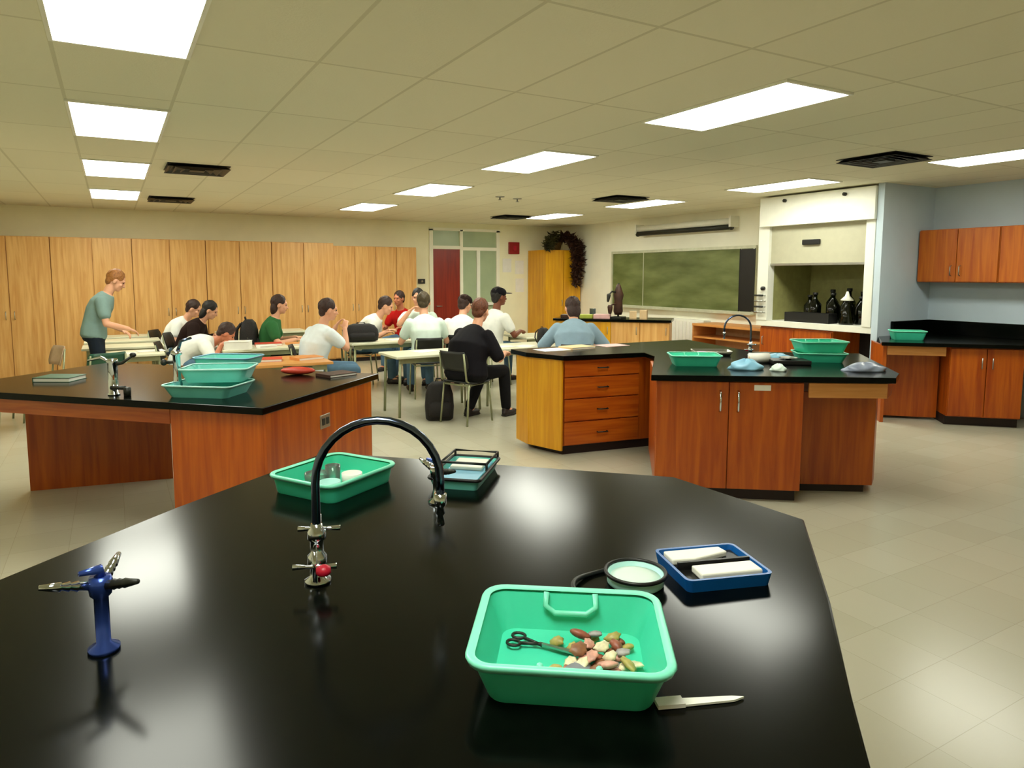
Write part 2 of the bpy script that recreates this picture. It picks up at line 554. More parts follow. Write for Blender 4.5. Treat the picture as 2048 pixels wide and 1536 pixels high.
for i in range(12):   # long fall on the right front
    a = random.uniform(-.13, .13)
    z = random.uniform(-.75, -.35)
    vines.append([(0, 0, .19), (.13 + a, -.25, .34), (.24 + a, -.42, .12), (.30 + a, -.42, -.2), (.27 + a * .6, -.40, z)])
for vn in vines:
    pts = []
    for s_ in range(len(vn) - 1):
        for q in range(5):
            pts.append(V(vn[s_]).lerp(V(vn[s_ + 1]), q / 5))
    pts.append(V(vn[-1]))
    stem.tube(pts, .005, 5)
    for p in pts[2:]:
        for q in range(5):
            leaf(fol if vn[-1][0] < 0 else fol2, p, (random.uniform(-1, 1), random.uniform(-1, .5), random.uniform(-1, .4)), random.uniform(.09, .16), random.uniform(.025, .045))
obj('stem', stem, 'leaf2', t2)
obj('foliage', fol, 'leaf', t2)
obj('hanging_foliage', fol2, 'leaf2', t2)

# ---------------------------------------------------------------- small things on the back wall
t = thing('fire_alarm', 'red square fire alarm box on the wall beside the glazed door', 'fire alarm', (7.78, YB, 2.24))
obj('housing', MB().box(-.13, .13, -.06, 0, -.13, .13), 'signred', t, bevel=.01)
obj('strobe', MB().box(-.035, .035, -.085, -.06, -.05, .05), 'red', t, bevel=.006)
t = thing('thermostat', 'small dark thermostat on the wall left of the red door', 'thermostat', (5.58, YB, 1.52))
obj('housing', MB().box(-.075, .075, -.035, 0, -.05, .05), 'dark', t, bevel=.006)
obj('dial', MB().cyl((0, -.035, 0), (0, -.045, 0), .025), 'steel', t, True)
for i, (x, z) in enumerate(((7.62, 1.86), (7.94, 1.82), (7.95, 1.42))):
    t = tag(obj('notice', MB().box(-.11, .11, -.006, -.001, -.15, .15), 'paper', loc=(x, YB, z)), ['white paper notice below the red fire alarm', 'white paper notice close to the corner cupboard, the higher', 'white paper notice close to the corner cupboard, the lower'][i], 'notice', 'notices on the back wall')

# ---------------------------------------------------------------- chalkboard wall
t = thing('chalkboard', 'wide green chalkboard on the right wall beside the fume hood', 'chalkboard', (XR, 9.60, 1.55))
obj('slate', MB().box(-.03, -.01, -1.80, 1.80, -.50, .53), 'board', t)
fr = MB().box(-.045, 0, -1.85, 1.85, .53, .58).box(-.045, 0, -1.85, 1.85, -.55, -.50).box(-.045, 0, -1.85, -1.80, -.50, .53).box(-.045, 0, 1.80, 1.85, -.50, .53)
obj('frame', fr, 'alu', t)
obj('divider', MB().box(-.036, -.03, .855, .87, -.50, .53).box(-.036, -.03, -1.555, -1.54, -.50, .53), 'alu', t)
obj('chalk_tray', MB().box(-.11, -.045, -1.85, 1.85, -.55, -.53).box(-.115, -.11, -1.85, 1.85, -.55, -.515), 'alu', t)
t = thing('side_board', 'black panel at the hood end of the green chalkboard', 'notice board', (XR, 7.905, 1.55))
obj('panel', MB().box(-.055, -.046, -.15, .15, -.49, .52), 'black', t)
obj('frame', MB().box(-.058, -.046, -.16, -.15, -.5, .53).box(-.058, -.046, .15, .16, -.5, .53), 'dark', t)
t = thing('projection_screen', 'rolled projection screen with dark lower bar above the chalkboard', 'projection screen', (XR, 9.35, 2.46))
obj('case', MB().cyl((-.14, -1.15, .075), (-.14, 1.15, .075), .055, 20), 'white', t, True)
obj('dark_bar', MB().cyl((-.14, -1.15, -.02), (-.14, 1.16, -.02), .042, 16), 'dark', t, True)
for s_ in (-1, 1):
    obj('bracket', MB().box(-.20, -.002, s_ * 1.18 - .02, s_ * 1.18 + .02, -.02, .16), 'white', t)
    obj('end_cap', MB().cyl((-.14, s_ * 1.15, -.02), (-.14, s_ * 1.18, -.02), .05, 16), 'dark', t, True)
# ribbed white heater under board
t = thing('wall_heater', 'white ribbed wall heater below the chalkboard', 'heater', (XR, 9.25, 0))
obj('body', MB().box(-.18, 0, -.55, .55, .10, .86), 'white', t, bevel=.01)
rb = MB()
for k in range(12):
    y = -.50 + k * .09
    rb.box(-.192, -.18, y, y + .05, .16, .82)
obj('grille', rb, 'paper', t)
obj('feet', MB().box(-.16, -.02, -.5, -.45, 0, .10).box(-.16, -.02, .45, .5, 0, .10), 'steel', t)
# low oak shelf unit
t = thing('low_shelf_unit', 'low pale oak shelf unit between heater and fume hood', 'shelf', (8.80, 7.72, 0))
obj('top', MB().box(-.28, .28, -.60, .85, .80, .84), 'apron', t, bevel=.003)
obj('shelf', MB().box(-.26, .28, -.58, .83, .60, .625), 'apron', t)
obj('shelf', MB().box(-.26, .28, -.58, .83, .30, .325), 'apron', t)
obj('side_panel', MB().box(-.27, .28, -.60, -.575, 0, .80), 'apron', t)
obj('side_panel', MB().box(-.27, .28, .825, .85, 0, .80), 'apron', t)
obj('back_panel', MB().box(.26, .28, -.575, .825, 0, .80), 'tancard', t)

# ---------------------------------------------------------------- fume hood
t = thing('fume_hood', 'white fume hood with cream sash on the right wall', 'fume hood', (8.10, 6.0, 0))
# local: x 0..0.98 depth, y -0.88..0.86
obj('base_cabinet', MB().box(.03, .95, -.33, .82, .08, .92), 'bench', t, bevel=.003)
for a, b in ((-.32, .24), (.25, .81)):
    dr = obj('door', MB().box(.008, .028, a, b, .10, .90), 'bench', t, bevel=.003)
    obj('handle', MB().tube([(.008, b - .06, .66), (-.02, b - .06, .67), (-.02, b - .06, .77), (.008, b - .06, .78)], .006, 8), 'steel', dr, True)
obj('plinth', MB().box(.08, .95, -.33, .82, 0, .08), 'toe', t)
obj('knee_panel', MB().box(.60, .62, -.88, -.33, 0, .92), 'black', t)
obj('worktop', MB().box(-.02, .95, -.88, .86, .93, 1.01), 'white', t, bevel=.004)
obj('left_post', MB().box(-.03, .10, .68, .86, 1.01, 2.34), 'white', t, bevel=.004)
obj('right_post', MB().box(-.03, .10, -.87, -.75, 1.01, 2.34), 'white', t, bevel=.004)
ln = MB().box(.90, .95, -.75, .68, 1.01, 2.30).box(.10, .90, .68, .72, 1.01, 2.30).box(.10, .90, -.79, -.75, 1.01, 2.30).box(.10, .95, -.75, .68, 2.28, 2.33)
obj('liner', ln, 'hoodliner', t)
sa = obj('sash', MB().box(.02, .05, -.75, .68, 1.80, 2.32), 'sash', t, bevel=.003)
obj('sash_handle', MB().box(-.02, .02, -.10, .16, 2.05, 2.12), 'black', sa, bevel=.01)
obj('sash_rail', MB().box(.01, .05, -.75, .68, 1.78, 1.81), 'steel', sa)
obj('top_cover', MB().box(-.10, .06, -.895, .80, 2.32, 2.715), 'white', t, bevel=.004)
for y in (.38, -.50):
    obj('bolt', MB().cyl((-.10, y, 2.65), (-.135, y, 2.65), .022), 'dark', t, True)
obj('control_knob', MB().cyl((-.03, .74, 1.46), (-.07, .74, 1.46), .028), 'black', t, True)
for k, z in enumerate((1.36, 1.28, 1.20, 1.12)):
    obj('valve_handle', MB().cyl((-.03, .80, z), (-.06, .80, z), .012).tube([(-.06, .87, z), (-.06, .73, z)], .014, 10), 'dark' if k % 2 == 0 else 'steel', t, True)
    obj('valve_handle', MB().cyl((-.03, .71, z), (-.055, .71, z), .010), 'steel', t, True)
# vessels inside the hood
def bottle(loc, r, h, label, m='bottle', capm='black'):
    b = thing('bottle', label, 'bottle', loc, 0, 'dark bottles inside the fume hood')
    obj('body', MB().lathe([(r * .9, 0), (r, .01), (r, h * .6), (r * .35, h * .78), (r * .32, h * .92)]), m, b, True)
    obj('cap', MB().lathe([(r * .40, h * .92), (r * .42, h * .93), (r * .42, h), (r * .36, h * 1.005)]), capm, b, True)
bl = [(8.55, 6.34, .08, .36), (8.43, 6.17, .08, .40), (8.62, 6.04, .08, .44), (8.46, 5.92, .085, .40), (8.66, 5.82, .08, .46), (8.46, 5.72, .08, .38), (8.62, 5.60, .075, .42), (8.44, 5.50, .075, .36)]
bn = ['first from the left', 'second from the left', 'third from the left, behind', 'fourth from the left', 'tall and set back in the middle', 'in front of the tall one', 'second from the right', 'rightmost']
for i, (x, y, r, h) in enumerate(bl):
    bottle((x, y, 1.01), r, h, 'dark glass bottle inside the fume hood, ' + bn[i])
t = thing('burner_flask', 'white-capped dark flask standing in the fume hood front', 'flask', (8.26, 5.58, 1.01))
obj('body', MB().lathe([(.085, 0), (.09, .02), (.05, .20), (.03, .27), (.03, .31)]), 'bottle', t, True)
obj('cap', MB().lathe([(.075, .31), (.08, .32), (.03, .37), (.012, .43)]), 'white', t, True)
t = thing('black_crate', 'low black crate on the fume hood worktop', 'crate', (8.50, 5.95, 1.01))
obj('body', MB().box(-.20, -.185, -.34, .34, 0, .13).box(-.035, -.02, -.34, .34, 0, .13).box(-.185, -.035, -.34, -.325, 0, .13).box(-.185, -.035, .325, .34, 0, .13).box(-.185, -.035, -.325, .325, 0, .012), 'black', t)
t.location = (8.35, 6.10, 1.01)

# ---------------------------------------------------------------- upper cabinet and right bench
t = thing('wall_cabinet', 'orange oak wall cabinet hung beside the fume hood', 'cabinet', (8.77, 5.0, 1.56))
def wallcab(t, y0, y1):
    obj('carcass', MB().box(.022, XR - 8.77 - .003, y0, y1, 0, .64), 'uppercab', t, bevel=.003)
    n = 2
    w_ = (y1 - y0) / n
    for k in range(n):
        a = y0 + k * w_
        dr = obj('door', MB().box(0, .02, a + .004, a + w_ - .004, .01, .63), 'uppercab', t, bevel=.003)
        hy = a + .05 if k == 1 else a + w_ - .05
        obj('handle', MB().tube([(0, hy, .08), (-.03, hy, .09), (-.03, hy, .19), (0, hy, .20)], .006, 8), 'steel', dr, True)
wallcab(t, -.90, 0)
t = thing('wall_cabinet', 'orange oak wall cabinet further right along the wall', 'cabinet', (8.77, 4.09, 1.56))
wallcab(t, -.90, 0)

pen = [(9.09, 5.01), (8.06, 5.01), (7.40, 4.56), (8.45, 3.51), (8.45, .6), (9.09, .6)]
ctop = obj('corner_countertop', MB().prism(pen, .87, .91), 'epoxy', bevel=.004)
tag(ctop, 'black epoxy countertop in the corner right of the fume hood', 'countertop')
t = thing('backsplash', 'black backsplash ledge along the wall behind the corner countertop', 'backsplash', (0, 0, 0))
obj('back_ledge', MB().box(8.30, 9.09, 4.975, 5.015, .911, 1.085), 'epoxy', t, bevel=.003)
obj('side_ledge', MB().box(9.05, 9.095, .6, 4.975, .911, 1.085), 'epoxy', t, bevel=.003)
# kneehole bench under it
ku = V((1, -1, 0)).normalized()
t = thing('kneehole_bench', 'red oak kneehole bench with pale apron under the corner countertop', 'cabinet', (0, 0, 0))
P0 = V((7.45, 4.56, 0))
def al(a, b=0.0):
    p = P0 + ku * a + V((.7071, .7071, 0)) * b
    return (p.x, p.y)
obj('apron', MB().prism([al(.04, .03), al(.62, .03), al(.62, .05), al(.04, .05)], .765, .865), 'apron', t, bevel=.002)
obj('side_panel', MB().prism([al(.0, .03), al(.035, .03), al(.035, .75), al(.0, .45)], 0, .865), 'bench', t)
obj('back_panel', MB().prism([al(.035, .30), al(.64, .30), al(.64, .32), al(.035, .32)], .03, .865), 'bench', t)
t = thing('base_cabinet', 'red oak base cabinet right of the kneehole bench', 'cabinet', (0, 0, 0))
obj('carcass', MB().prism([al(.66, .045), al(1.36, .045), al(1.36, .56), al(.66, .56)], .10, .865), 'bench', t, bevel=.003)
obj('plinth', MB().prism([al(.66, .10), al(1.36, .10), al(1.36, .54), al(.66, .54)], 0, .10), 'toe', t)
for k in range(2):
    dr = obj('door', MB().prism([al(.664 + k * .35, .024), al(1.006 + k * .35, .024), al(1.006 + k * .35, .044), al(.664 + k * .35, .044)], .11, .855), 'bench', t, bevel=.003)
    hx = al(.96 if k == 0 else 1.06, .0)
    obj('handle', MB().cyl((hx[0], hx[1], .64), (hx[0], hx[1], .76), .006, 8), 'steel', dr, True)

t = thing('base_cabinet', 'long red oak base cabinet under the counter along the blue-grey wall', 'cabinet', (8.48, 2.0, 0))
obj('carcass', MB().box(.022, .60, -1.38, 1.25, .10, .865), 'bench', t, bevel=.003)
obj('plinth', MB().box(.08, .60, -1.36, 1.23, 0, .10), 'toe', t)
for k in range(4):
    a = -1.38 + k * .6575
    dr = obj('door', MB().box(0, .02, a + .004, a + .6535, .11, .855), 'bench', t, bevel=.003)
    obj('handle', MB().tube([(0, a + .06, .64), (-.03, a + .06, .65), (-.03, a + .06, .75), (0, a + .06, .76)], .006, 8), 'steel', dr, True)

# ---------------------------------------------------------------- right island bench
ZR = .93
rp_ = [(3.37, 3.78), (4.77, 2.82), (5.01, 2.94), (5.98, 3.89), (5.25, 4.48), (5.59, 5.69), (3.36, 5.79), (3.34, 5.47), (3.48, 5.06), (4.30, 4.92), (4.18, 4.65)]
t = obj('island_countertop', MB().prism(rp_, ZR - .042, ZR), 'epoxy', bevel=.004)
tag(t, 'black epoxy countertop of the lab island on the right', 'countertop')
# door cabinet
A, B = V((3.44, 3.80, 0)), V((4.27, 3.18, 0))
dB = (B - A).normalized()
nB = V((-dB.y, dB.x, 0))
LB = (B - A).length
def bb(a, b):
    p = A + dB * a + nB * b
    return (p.x, p.y)
t = thing('island_cabinet', 'red oak two-door cabinet at the front of the right island', 'cabinet', (0, 0, 0))
obj('carcass', MB().prism([bb(0, .022), bb(LB, .022), bb(LB, 1.25), bb(.05, 1.15)], .09, ZR - .044), 'bench', t, bevel=.003)
obj('plinth', MB().prism([bb(0.02, .06), bb(LB - .02, .06), bb(LB - .02, 1.2), bb(.07, 1.1)], 0, .09), 'toe', t)
for k in range(2):
    a0, a1 = k * LB / 2 + .003, (k + 1) * LB / 2 - .003
    dr = obj('door', MB().prism([bb(a0, 0), bb(a1, 0), bb(a1, .02), bb(a0, .02)], .09, ZR - .05), 'bench', t, bevel=.003)
    h = a1 - .06 if k == 0 else a0 + .06
    p = bb(h, -.028)
    q = bb(h, 0)
    obj('handle', MB().tube([(q[0], q[1], .665), (p[0], p[1], .675), (p[0], p[1], .805), (q[0], q[1], .815)], .008, 8), 'chrome', dr, True)
    if k == 1:
        lab_ = MB().prism([bb(a0 + .17, -.002), bb(a0 + .285, -.002), bb(a0 + .285, 0), bb(a0 + .17, 0)], .822, .862)
        obj('label', lab_, 'paper', dr)['label'] = 'small white sticker'
# kneehole section
C0, C1 = V((4.30, 3.175, 0)), V((4.76, 2.87, 0))
t = thing('island_kneehole', 'kneehole section with pale drawer front at the right island tip', 'cabinet', (0, 0, 0))
dC = (C1 - C0).normalized()
nC = V((-dC.y, dC.x, 0))
LC = (C1 - C0).length
def cc(a, b):
    p = C0 + dC * a + nC * b
    return (p.x, p.y)
dr = obj('drawer', MB().prism([cc(.01, .0), cc(LC, .0), cc(LC, .022), cc(.01, .022)], .775, ZR - .048), 'apron', t, bevel=.003)
e1 = [(4.76, 2.87), (4.98, 2.97)]
obj('drawer', MB().panel(e1[0], e1[1], .775, ZR - .048, -.022), 'bench', t)
obj('panel', MB().prism([cc(.0, .27), cc(LC + .05, .27), (5.12, 3.16), (5.82, 3.86), (5.25, 4.28), (5.04, 4.06)], .06, .775), 'bench', t, bevel=.003)
obj('plinth', MB().prism([cc(.0, .30), cc(LC + .0, .30), (5.06, 3.2), (5.74, 3.86), (5.22, 4.22), (5.02, 4.0)], 0, .06), 'toe', t)
# drawer wing
t = thing('island_drawer_unit', 'drawer unit with golden end panel at the back of the right island', 'cabinet', (0, 0, 0))
W0, W1 = V((3.50, 5.10, 0)), V((4.40, 4.96, 0))
dW = (W1 - W0).normalized()
nW = V((-dW.y, dW.x, 0))
def ww(a, b):
    p = W0 + dW * a + nW * b
    return (p.x, p.y)
obj('carcass', MB().prism([ww(0.02, .022), ww(1.6, .022), (5.45, 5.62), (3.42, 5.74), (3.40, 5.50)], .09, ZR - .044), 'bench', t, bevel=.003)
obj('end_panel', MB().panel((3.395, 5.74), (3.37, 5.48), .05, ZR - .044, -.02).panel((3.375, 5.48), (3.495, 5.105), .05, ZR - .044, -.022), 'gold', t, bevel=.002)['label'] = 'golden oak end panel'
obj('plinth', MB().prism([ww(0.04, .07), ww(1.5, .07), (5.35, 5.55), (3.50, 5.68), (3.46, 5.50)], 0, .09), 'toe', t)
for k, (a, b) in enumerate(((.73, .88), (.53, .72), (.32, .52), (.10, .31))):
    dr = obj('drawer', MB().prism([ww(.025, 0), ww(.80, 0), ww(.80, .02), ww(.025, .02)], a, b), 'bench_h', t, bevel=.003)
    p, q, p2, q2 = ww(.36, -.025), ww(.36, 0), ww(.46, -.025), ww(.46, 0)
    zz = (a + b) / 2
    obj('handle', MB().tube([(q[0], q[1], zz), (p[0], p[1], zz), (p2[0], p2[1], zz), (q2[0], q2[1], zz)], .006, 8), 'dark', dr, True)

# ---------------------------------------------------------------- left island bench
ZL = .91
A, B = V((.70, 3.97, 0)), V((1.72, 4.95, 0))
uL = V((-.7071, .7071, 0))
LL = 2.5
def li(a, b):
    """a along the bench from its end, b across from the near corner (0..1)"""
    p = A.lerp(B, b) + uL * a
    return (p.x, p.y)
t = obj('island_countertop', MB().prism([li(0.0, 0.0), li(0.0, 1.0), li(LL, 1.0), li(LL, 0.0)], ZL - .042, ZL), 'epoxy', bevel=.004)
tag(t, 'black epoxy countertop of the lab island on the left', 'countertop')
t = thing('island_cabinet', 'red oak end cabinet of the left island', 'cabinet', (0, 0, 0))
obj('carcass', MB().prism([li(.03, .03), li(.03, .93), li(.66, .93), li(.66, .03)], .09, ZL - .044), 'bench', t, bevel=.003)
obj('plinth', MB().prism([li(.09, .08), li(.09, .9), li(.62, .9), li(.62, .08)], 0, .09), 'toe', t)
obj('end_panel', MB().prism([li(.012, .03), li(.012, .93), li(.03, .93), li(.03, .03)], .05, ZL - .044), 'bench', t, bevel=.002)
p = li(.012, .47)
o_ = obj('outlet_plate', MB().obox((p[0], p[1], .70), V((.7071, .7071, 0)) * .06, V((-.7071, .7071, 0)) * .006, V((0, 0, .045))), 'steel', t, bevel=.003)
for s_ in (-1, 1):
    q = V((p[0], p[1], .70)) + V((.7071, .7071, 0)) * (.025 * s_) + V((.7071, -.7071, 0)) * .007
    obj('socket', MB().obox(q, V((.7071, .7071, 0)) * .014, V((-.7071, .7071, 0)) * .003, V((0, 0, .022))), 'dark', o_)
t = thing('island_kneehole', 'dark open kneehole section of the left island with wooden apron', 'cabinet', (0, 0, 0))
obj('apron', MB().prism([li(.67, .035), li(LL - .04, .035), li(LL - .04, .055), li(.67, .055)], .77, ZL - .044), 'bench_h', t, bevel=.002)
obj('back_panel', MB().prism([(.36, 6.10), (-.62, 6.27), (-.62, 6.29), (.36, 6.12)], .0, ZL - .044), 'bench', t)
obj('leg', MB().prism([li(LL - .10, .04), li(LL - .04, .04), li(LL - .04, .09), li(LL - .10, .09)], 0, ZL - .044), 'bench', t)
obj('leg', MB().prism([li(LL - .10, .91), li(LL - .04, .91), li(LL - .04, .96), li(LL - .10, .96)], 0, ZL - .044), 'bench', t)

# ---------------------------------------------------------------- near bench
ZN = 1.04
npoly = [(-.14 - .9, 1.74 - .80), (-.14, 1.74), (.12, 1.965), (.60, 2.33), (.73, 2.23), (1.46, 1.525), (1.485, 1.09), (1.15, .78), (.91, .575), (.40, .12), (.10, .12)]
t = obj('near_countertop', MB().prism(npoly, ZN - .045, ZN), 'epoxy', bevel=.005)
tag(t, 'glossy black countertop of the nearest lab bench', 'countertop')
t = thing('near_bench_cabinet', 'red oak cabinet under the nearest black countertop', 'cabinet', (0, 0, 0))
obj('carcass', MB().prism([(-.70, 1.15), (-.10, 1.68), (.58, 2.24), (1.36, 1.48), (1.38, 1.10), (.42, .24), (.2, .24)], .09, ZN - .047), 'bench', t, bevel=.003)
obj('plinth', MB().prism([(-.62, 1.15), (-.10, 1.60), (.57, 2.16), (1.28, 1.44), (1.30, 1.14), (.42, .32), (.2, .32)], 0, .09), 'toe', t)

# ---------------------------------------------------------------- demo desk by the chalkboard
Dd0, Dd1 = V((6.92, 9.60, 0)), V((7.95, 8.50, 0))
dD = (Dd1 - Dd0).normalized()
nD = V((-dD.y, dD.x, 0))
LD = (Dd1 - Dd0).length
def dd(a, b):
    p = Dd0 + dD * a + nD * b
    return (p.x, p.y)
t = thing('demonstration_desk', 'golden oak demonstration desk in front of the chalkboard', 'desk', (0, 0, 0))
obj('top', MB().prism([dd(-.45, -.03), dd(LD + .03, -.03), dd(LD + .03, .66), dd(-.45, .66)], .87, .91), 'epoxy', t, bevel=.003)
obj('carcass', MB().prism([dd(-.42, .022), dd(LD, .022), dd(LD, .63), dd(-.42, .63)], .09, .868), 'gold', t, bevel=.003)
obj('plinth', MB().prism([dd(-.40, .07), dd(LD - .02, .07), dd(LD - .02, .6), dd(-.40, .6)], 0, .09), 'toe', t)
n_ = 4
for k in range(n_):
    a0 = -.42 + k * (LD + .42) / n_ + .004
    a1 = -.42 + (k + 1) * (LD + .42) / n_ - .004
    dr = obj('door', MB().prism([dd(a0, 0), dd(a1, 0), dd(a1, .02), dd(a0, .02)], .10, .86), 'gold' if k < 2 else 'oak', t, bevel=.003)
    p, q = dd(a1 - .05, -.025), dd(a1 - .05, 0)
    obj('handle', MB().tube([(q[0], q[1], .66), (p[0], p[1], .67), (p[0], p[1], .77), (q[0], q[1], .78)], .006, 8), 'steel', dr, True)
# apparatus on the desk
q = dd(.62, .30)
t = thing('retort_stand', 'tall dark lab stand with clamps on the demonstration desk', 'lab stand', (q[0], q[1], .91), R(30))
obj('base', MB().box(-.14, .10, -.11, .11, 0, .03), 'dark', t, bevel=.004)
obj('rod', MB().cyl((0, 0, .03), (0, 0, .60), .016), 'dark', t, True)
obj('column', MB().lathe([(.06, .06), (.08, .12), (.07, .30), (.09, .40), (.05, .52), (.03, .58)]), 'leaf2', t, True)
obj('clamp', MB().tube([(0, 0, .44), (-.16, .06, .46), (-.24, .08, .40)], .014, 8).cone((-.24, .08, .40), (-.26, .085, .30), .035, .02), 'dark', t, True)
obj('clamp', MB().tube([(0, 0, .24), (-.14, .05, .24), (-.20, .07, .20)], .014, 8).cone((-.20, .07, .20), (-.20, .07, .10), .045, .03), 'leaf2', t, True)
def carton(loc, s, m, label, rz=0.0, group=None):
    t = thing('carton', label, 'box', loc, rz, group)
    obj('body', MB().box(-s[0] / 2, s[0] / 2, -s[1] / 2, s[1] / 2, 0, s[2]), m, t, bevel=.003)
    obj('flap', MB().box(-s[0] / 2 + .004, s[0] / 2 - .004, -.006, .006, s[2], s[2] + .002), 'paper', t)
    return t
q = dd(.36, .22); carton((q[0], q[1], .91), (.28, .2, .07), 'pink', 'flat pink box on the demonstration desk', R(-45))
q = dd(.88, .24); carton((q[0], q[1], .91), (.12, .12, .13), 'tancard', 'tan carton right of the lab stand, the left one', R(-40), 'cartons on the demonstration desk')
q = dd(1.06, .24); carton((q[0], q[1], .91), (.12, .12, .15), 'tancard', 'tan carton right of the lab stand, the right one', R(-50), 'cartons on the demonstration desk')
q = dd(.08, .25); carton((q[0], q[1], .91), (.22, .16, .06), 'limecard', 'flat lime green box at the left end of the demonstration desk', R(-45))
q = dd(.14, .52)
t = thing('beaker', 'clear glass beaker at the back of the demonstration desk', 'beaker', (q[0], q[1], .91))
obj('vessel', MB().lathe([(.05, 0), (.055, .01), (.055, .14), (.06, .15), (.052, .15), (.05, .012)]), 'glass', t, True)
q = dd(-.22, .3); carton((q[0], q[1], .91), (.30, .22, .05), 'leaf2', 'flat dark brown case at the far end of the demonstration desk', R(-45))

# ---------------------------------------------------------------- trays
def rrect(w, d, r, z, n=5):
    pts = []
    for cx, cy, a0 in ((w / 2 - r, d / 2 - r, 0), (-w / 2 + r, d / 2 - r, 90), (-w / 2 + r, -d / 2 + r, 180), (w / 2 - r, -d / 2 + r, 270)):
        for k in range(n + 1):
            a = R(a0 + 90 * k / n)
            pts.append((cx + r * math.cos(a), cy + r * math.sin(a), z))
    return pts
def make_tray(w, d, h, label, loc, rz, m='tray', rm='tray_rim', group=None, name='plastic_tray', handles=True):
    t = thing(name, label, 'tray', loc, rz, group)
    th = .004
    r = min(w, d) * .13
    tp = .80 if h > .06 else .88
    rings = [rrect(w * tp, d * tp, r * .8, 0), rrect(w * tp + .004, d * tp + .004, r * .8, .004), rrect(w - .012, d - .012, r, h - .004),
             rrect(w - .012 - 2 * th, d - .012 - 2 * th, r - th, h - .004), rrect(w * tp - 2 * th, d * tp - 2 * th, r * .75, th + .002)]
    obj('basin', MB().ring_loft(rings), m, t, True).modifiers.new('es', 'EDGE_SPLIT').split_angle = R(50)
    rim = [rrect(w - .016, d - .016, r, h - .006), rrect(w, d, r + .005, h - .008), rrect(w + .006, d + .006, r + .006, h), rrect(w, d, r + .004, h + .004), rrect(w - .022, d - .022, r - .006, h + .001)]
    obj('rim', MB().ring_loft(rim, cap=False), rm, t, True)
    if handles:
        for s_ in (-1, 1):
            y = s_ * (d / 2 - .014)
            pts = [(-w * .14, y, h), (-w * .145, y - s_ * .012, h - .018), (-w * .09, y - s_ * .014, h - .030), (w * .09, y - s_ * .014, h - .030), (w * .145, y - s_ * .012, h - .018), (w * .14, y, h)]
            obj('handle', MB().tube(pts, .005, 8), rm, t, True)
    return t
G_T = 'mint green plastic trays'
TB = make_tray(.295, .255, .066, 'large mint green tray of shells on the nearest bench', (.595, .840, ZN), R(-35.5))
T1 = make_tray(.285, .25, .052, 'shallow mint green tray of glass dishes behind the gooseneck tap', (.535, 1.94, ZN), R(31), handles=False)

# shells and tools in the front tray
shell_m = [mat('shell_%s' % n, c, .45, vary=.35, scale=60) for n, c in (('pink', (206, 150, 132)), ('cream', (228, 214, 176)), ('brown', (138, 92, 62)), ('olive', (168, 156, 84)), ('grey', (156, 152, 150)), ('rust', (150, 84, 64)))]
def make_shell(k):
    mb = MB()
    n, m = 14, 8
    rings = []
    a_, b_, c_ = random.uniform(.010, .017), random.uniform(.008, .013), random.uniform(.004, .008)
    for i in range(m + 1):
        t_ = min(max(math.pi * i / m, .08), math.pi - .08)
        rg = []
        for j in range(n):
            a = 2 * math.pi * j / n
            rib = 1 + .10 * math.cos(7 * a)
            x = a_ * math.sin(t_) * math.cos(a) * rib * (1 + .25 * math.sin(a))
            y = b_ * math.sin(t_) * math.sin(a) * rib
            rg.append((x, y, -c_ * math.cos(t_)))
        rings.append(rg)
    return mb.ring_loft(rings)
ct, st = math.cos(R(-35.5)), math.sin(R(-35.5))
placed = []
n_sh = 0
tries = 0
while n_sh < 40 and tries < 3000:
    tries += 1
    layer = 0 if n_sh < 24 else 1
    u = random.gauss(.052, .036 if layer == 0 else .024)
    v_ = random.gauss(.002, .036 if layer == 0 else .026)
    if not (-.03 < u < .10 and -.075 < v_ < .07):
        continue
    if any((u - a) ** 2 + (v_ - b) ** 2 < (.0155 if layer == 0 else .020) ** 2 and l == layer for a, b, l in placed):
        continue
    placed.append((u, v_, layer))
    o = obj('shell', make_shell(n_sh), shell_m[n_sh % 6], smooth=True)
    o.location = (.595 + ct * u - st * v_, .840 + st * u + ct * v_, ZN + .013 + layer * .012)
    o.rotation_euler = (random.uniform(-.5, .5), random.uniform(-.5, .5), random.uniform(0, 6.28))
    tag(o, 'small ribbed shell in the heap inside the large front tray', 'shell', 'shells heaped in the front tray')
    n_sh += 1
def in_tray(u, v_, z):
    return (.595 + ct * u - st * v_, .840 + st * u + ct * v_, z)
o = obj('pebble', MB().ell((0, 0, 0), .024, .020, .011), 'greystone', smooth=True, loc=in_tray(.012, -.045, ZN + .018))
tag(o, 'smooth grey pebble at the front of the shell heap', 'stone')
t = thing('dissecting_scissors', 'steel scissors lying in the large tray left of the shells', 'scissors', in_tray(-.045, .035, ZN + .012), R(-52))
obj('blade', MB().obox((.03, .003, 0), (.035, 0, 0), (0, .003, 0), (0, 0, .0015)).obox((.03, -.003, .003), (.035, -.004, 0), (0, .003, 0), (0, 0, .0015)), 'steel', t)
for s_ in (-1, 1):
    ring = [(-.045 + .011 * math.cos(a), s_ * .012 + .009 * math.sin(a), .002) for a in [2 * math.pi * j / 14 for j in range(14)]]
    obj('finger_loop', MB().tube(ring, .0025, 8, True).tube([(-.035, s_ * .009, .002), (0, -s_ * .002, .002)], .0028, 8), 'dark', t, True)
t = thing('plastic_scraper', 'thin white scraper sticking out under the front tray', 'scraper', (.555, .635, ZN), R(-22))
obj('blade', MB().prism([(-.02, -.008), (.055, -.006), (.072, 0), (.055, .004), (-.02, .008)], .001, .004), 'white', t)
obj('grip', MB().prism([(-.06, -.010), (-.02, -.010), (-.02, .010), (-.06, .010)], .001, .007), 'paper', t)
t.location = (.70, .675, ZN)

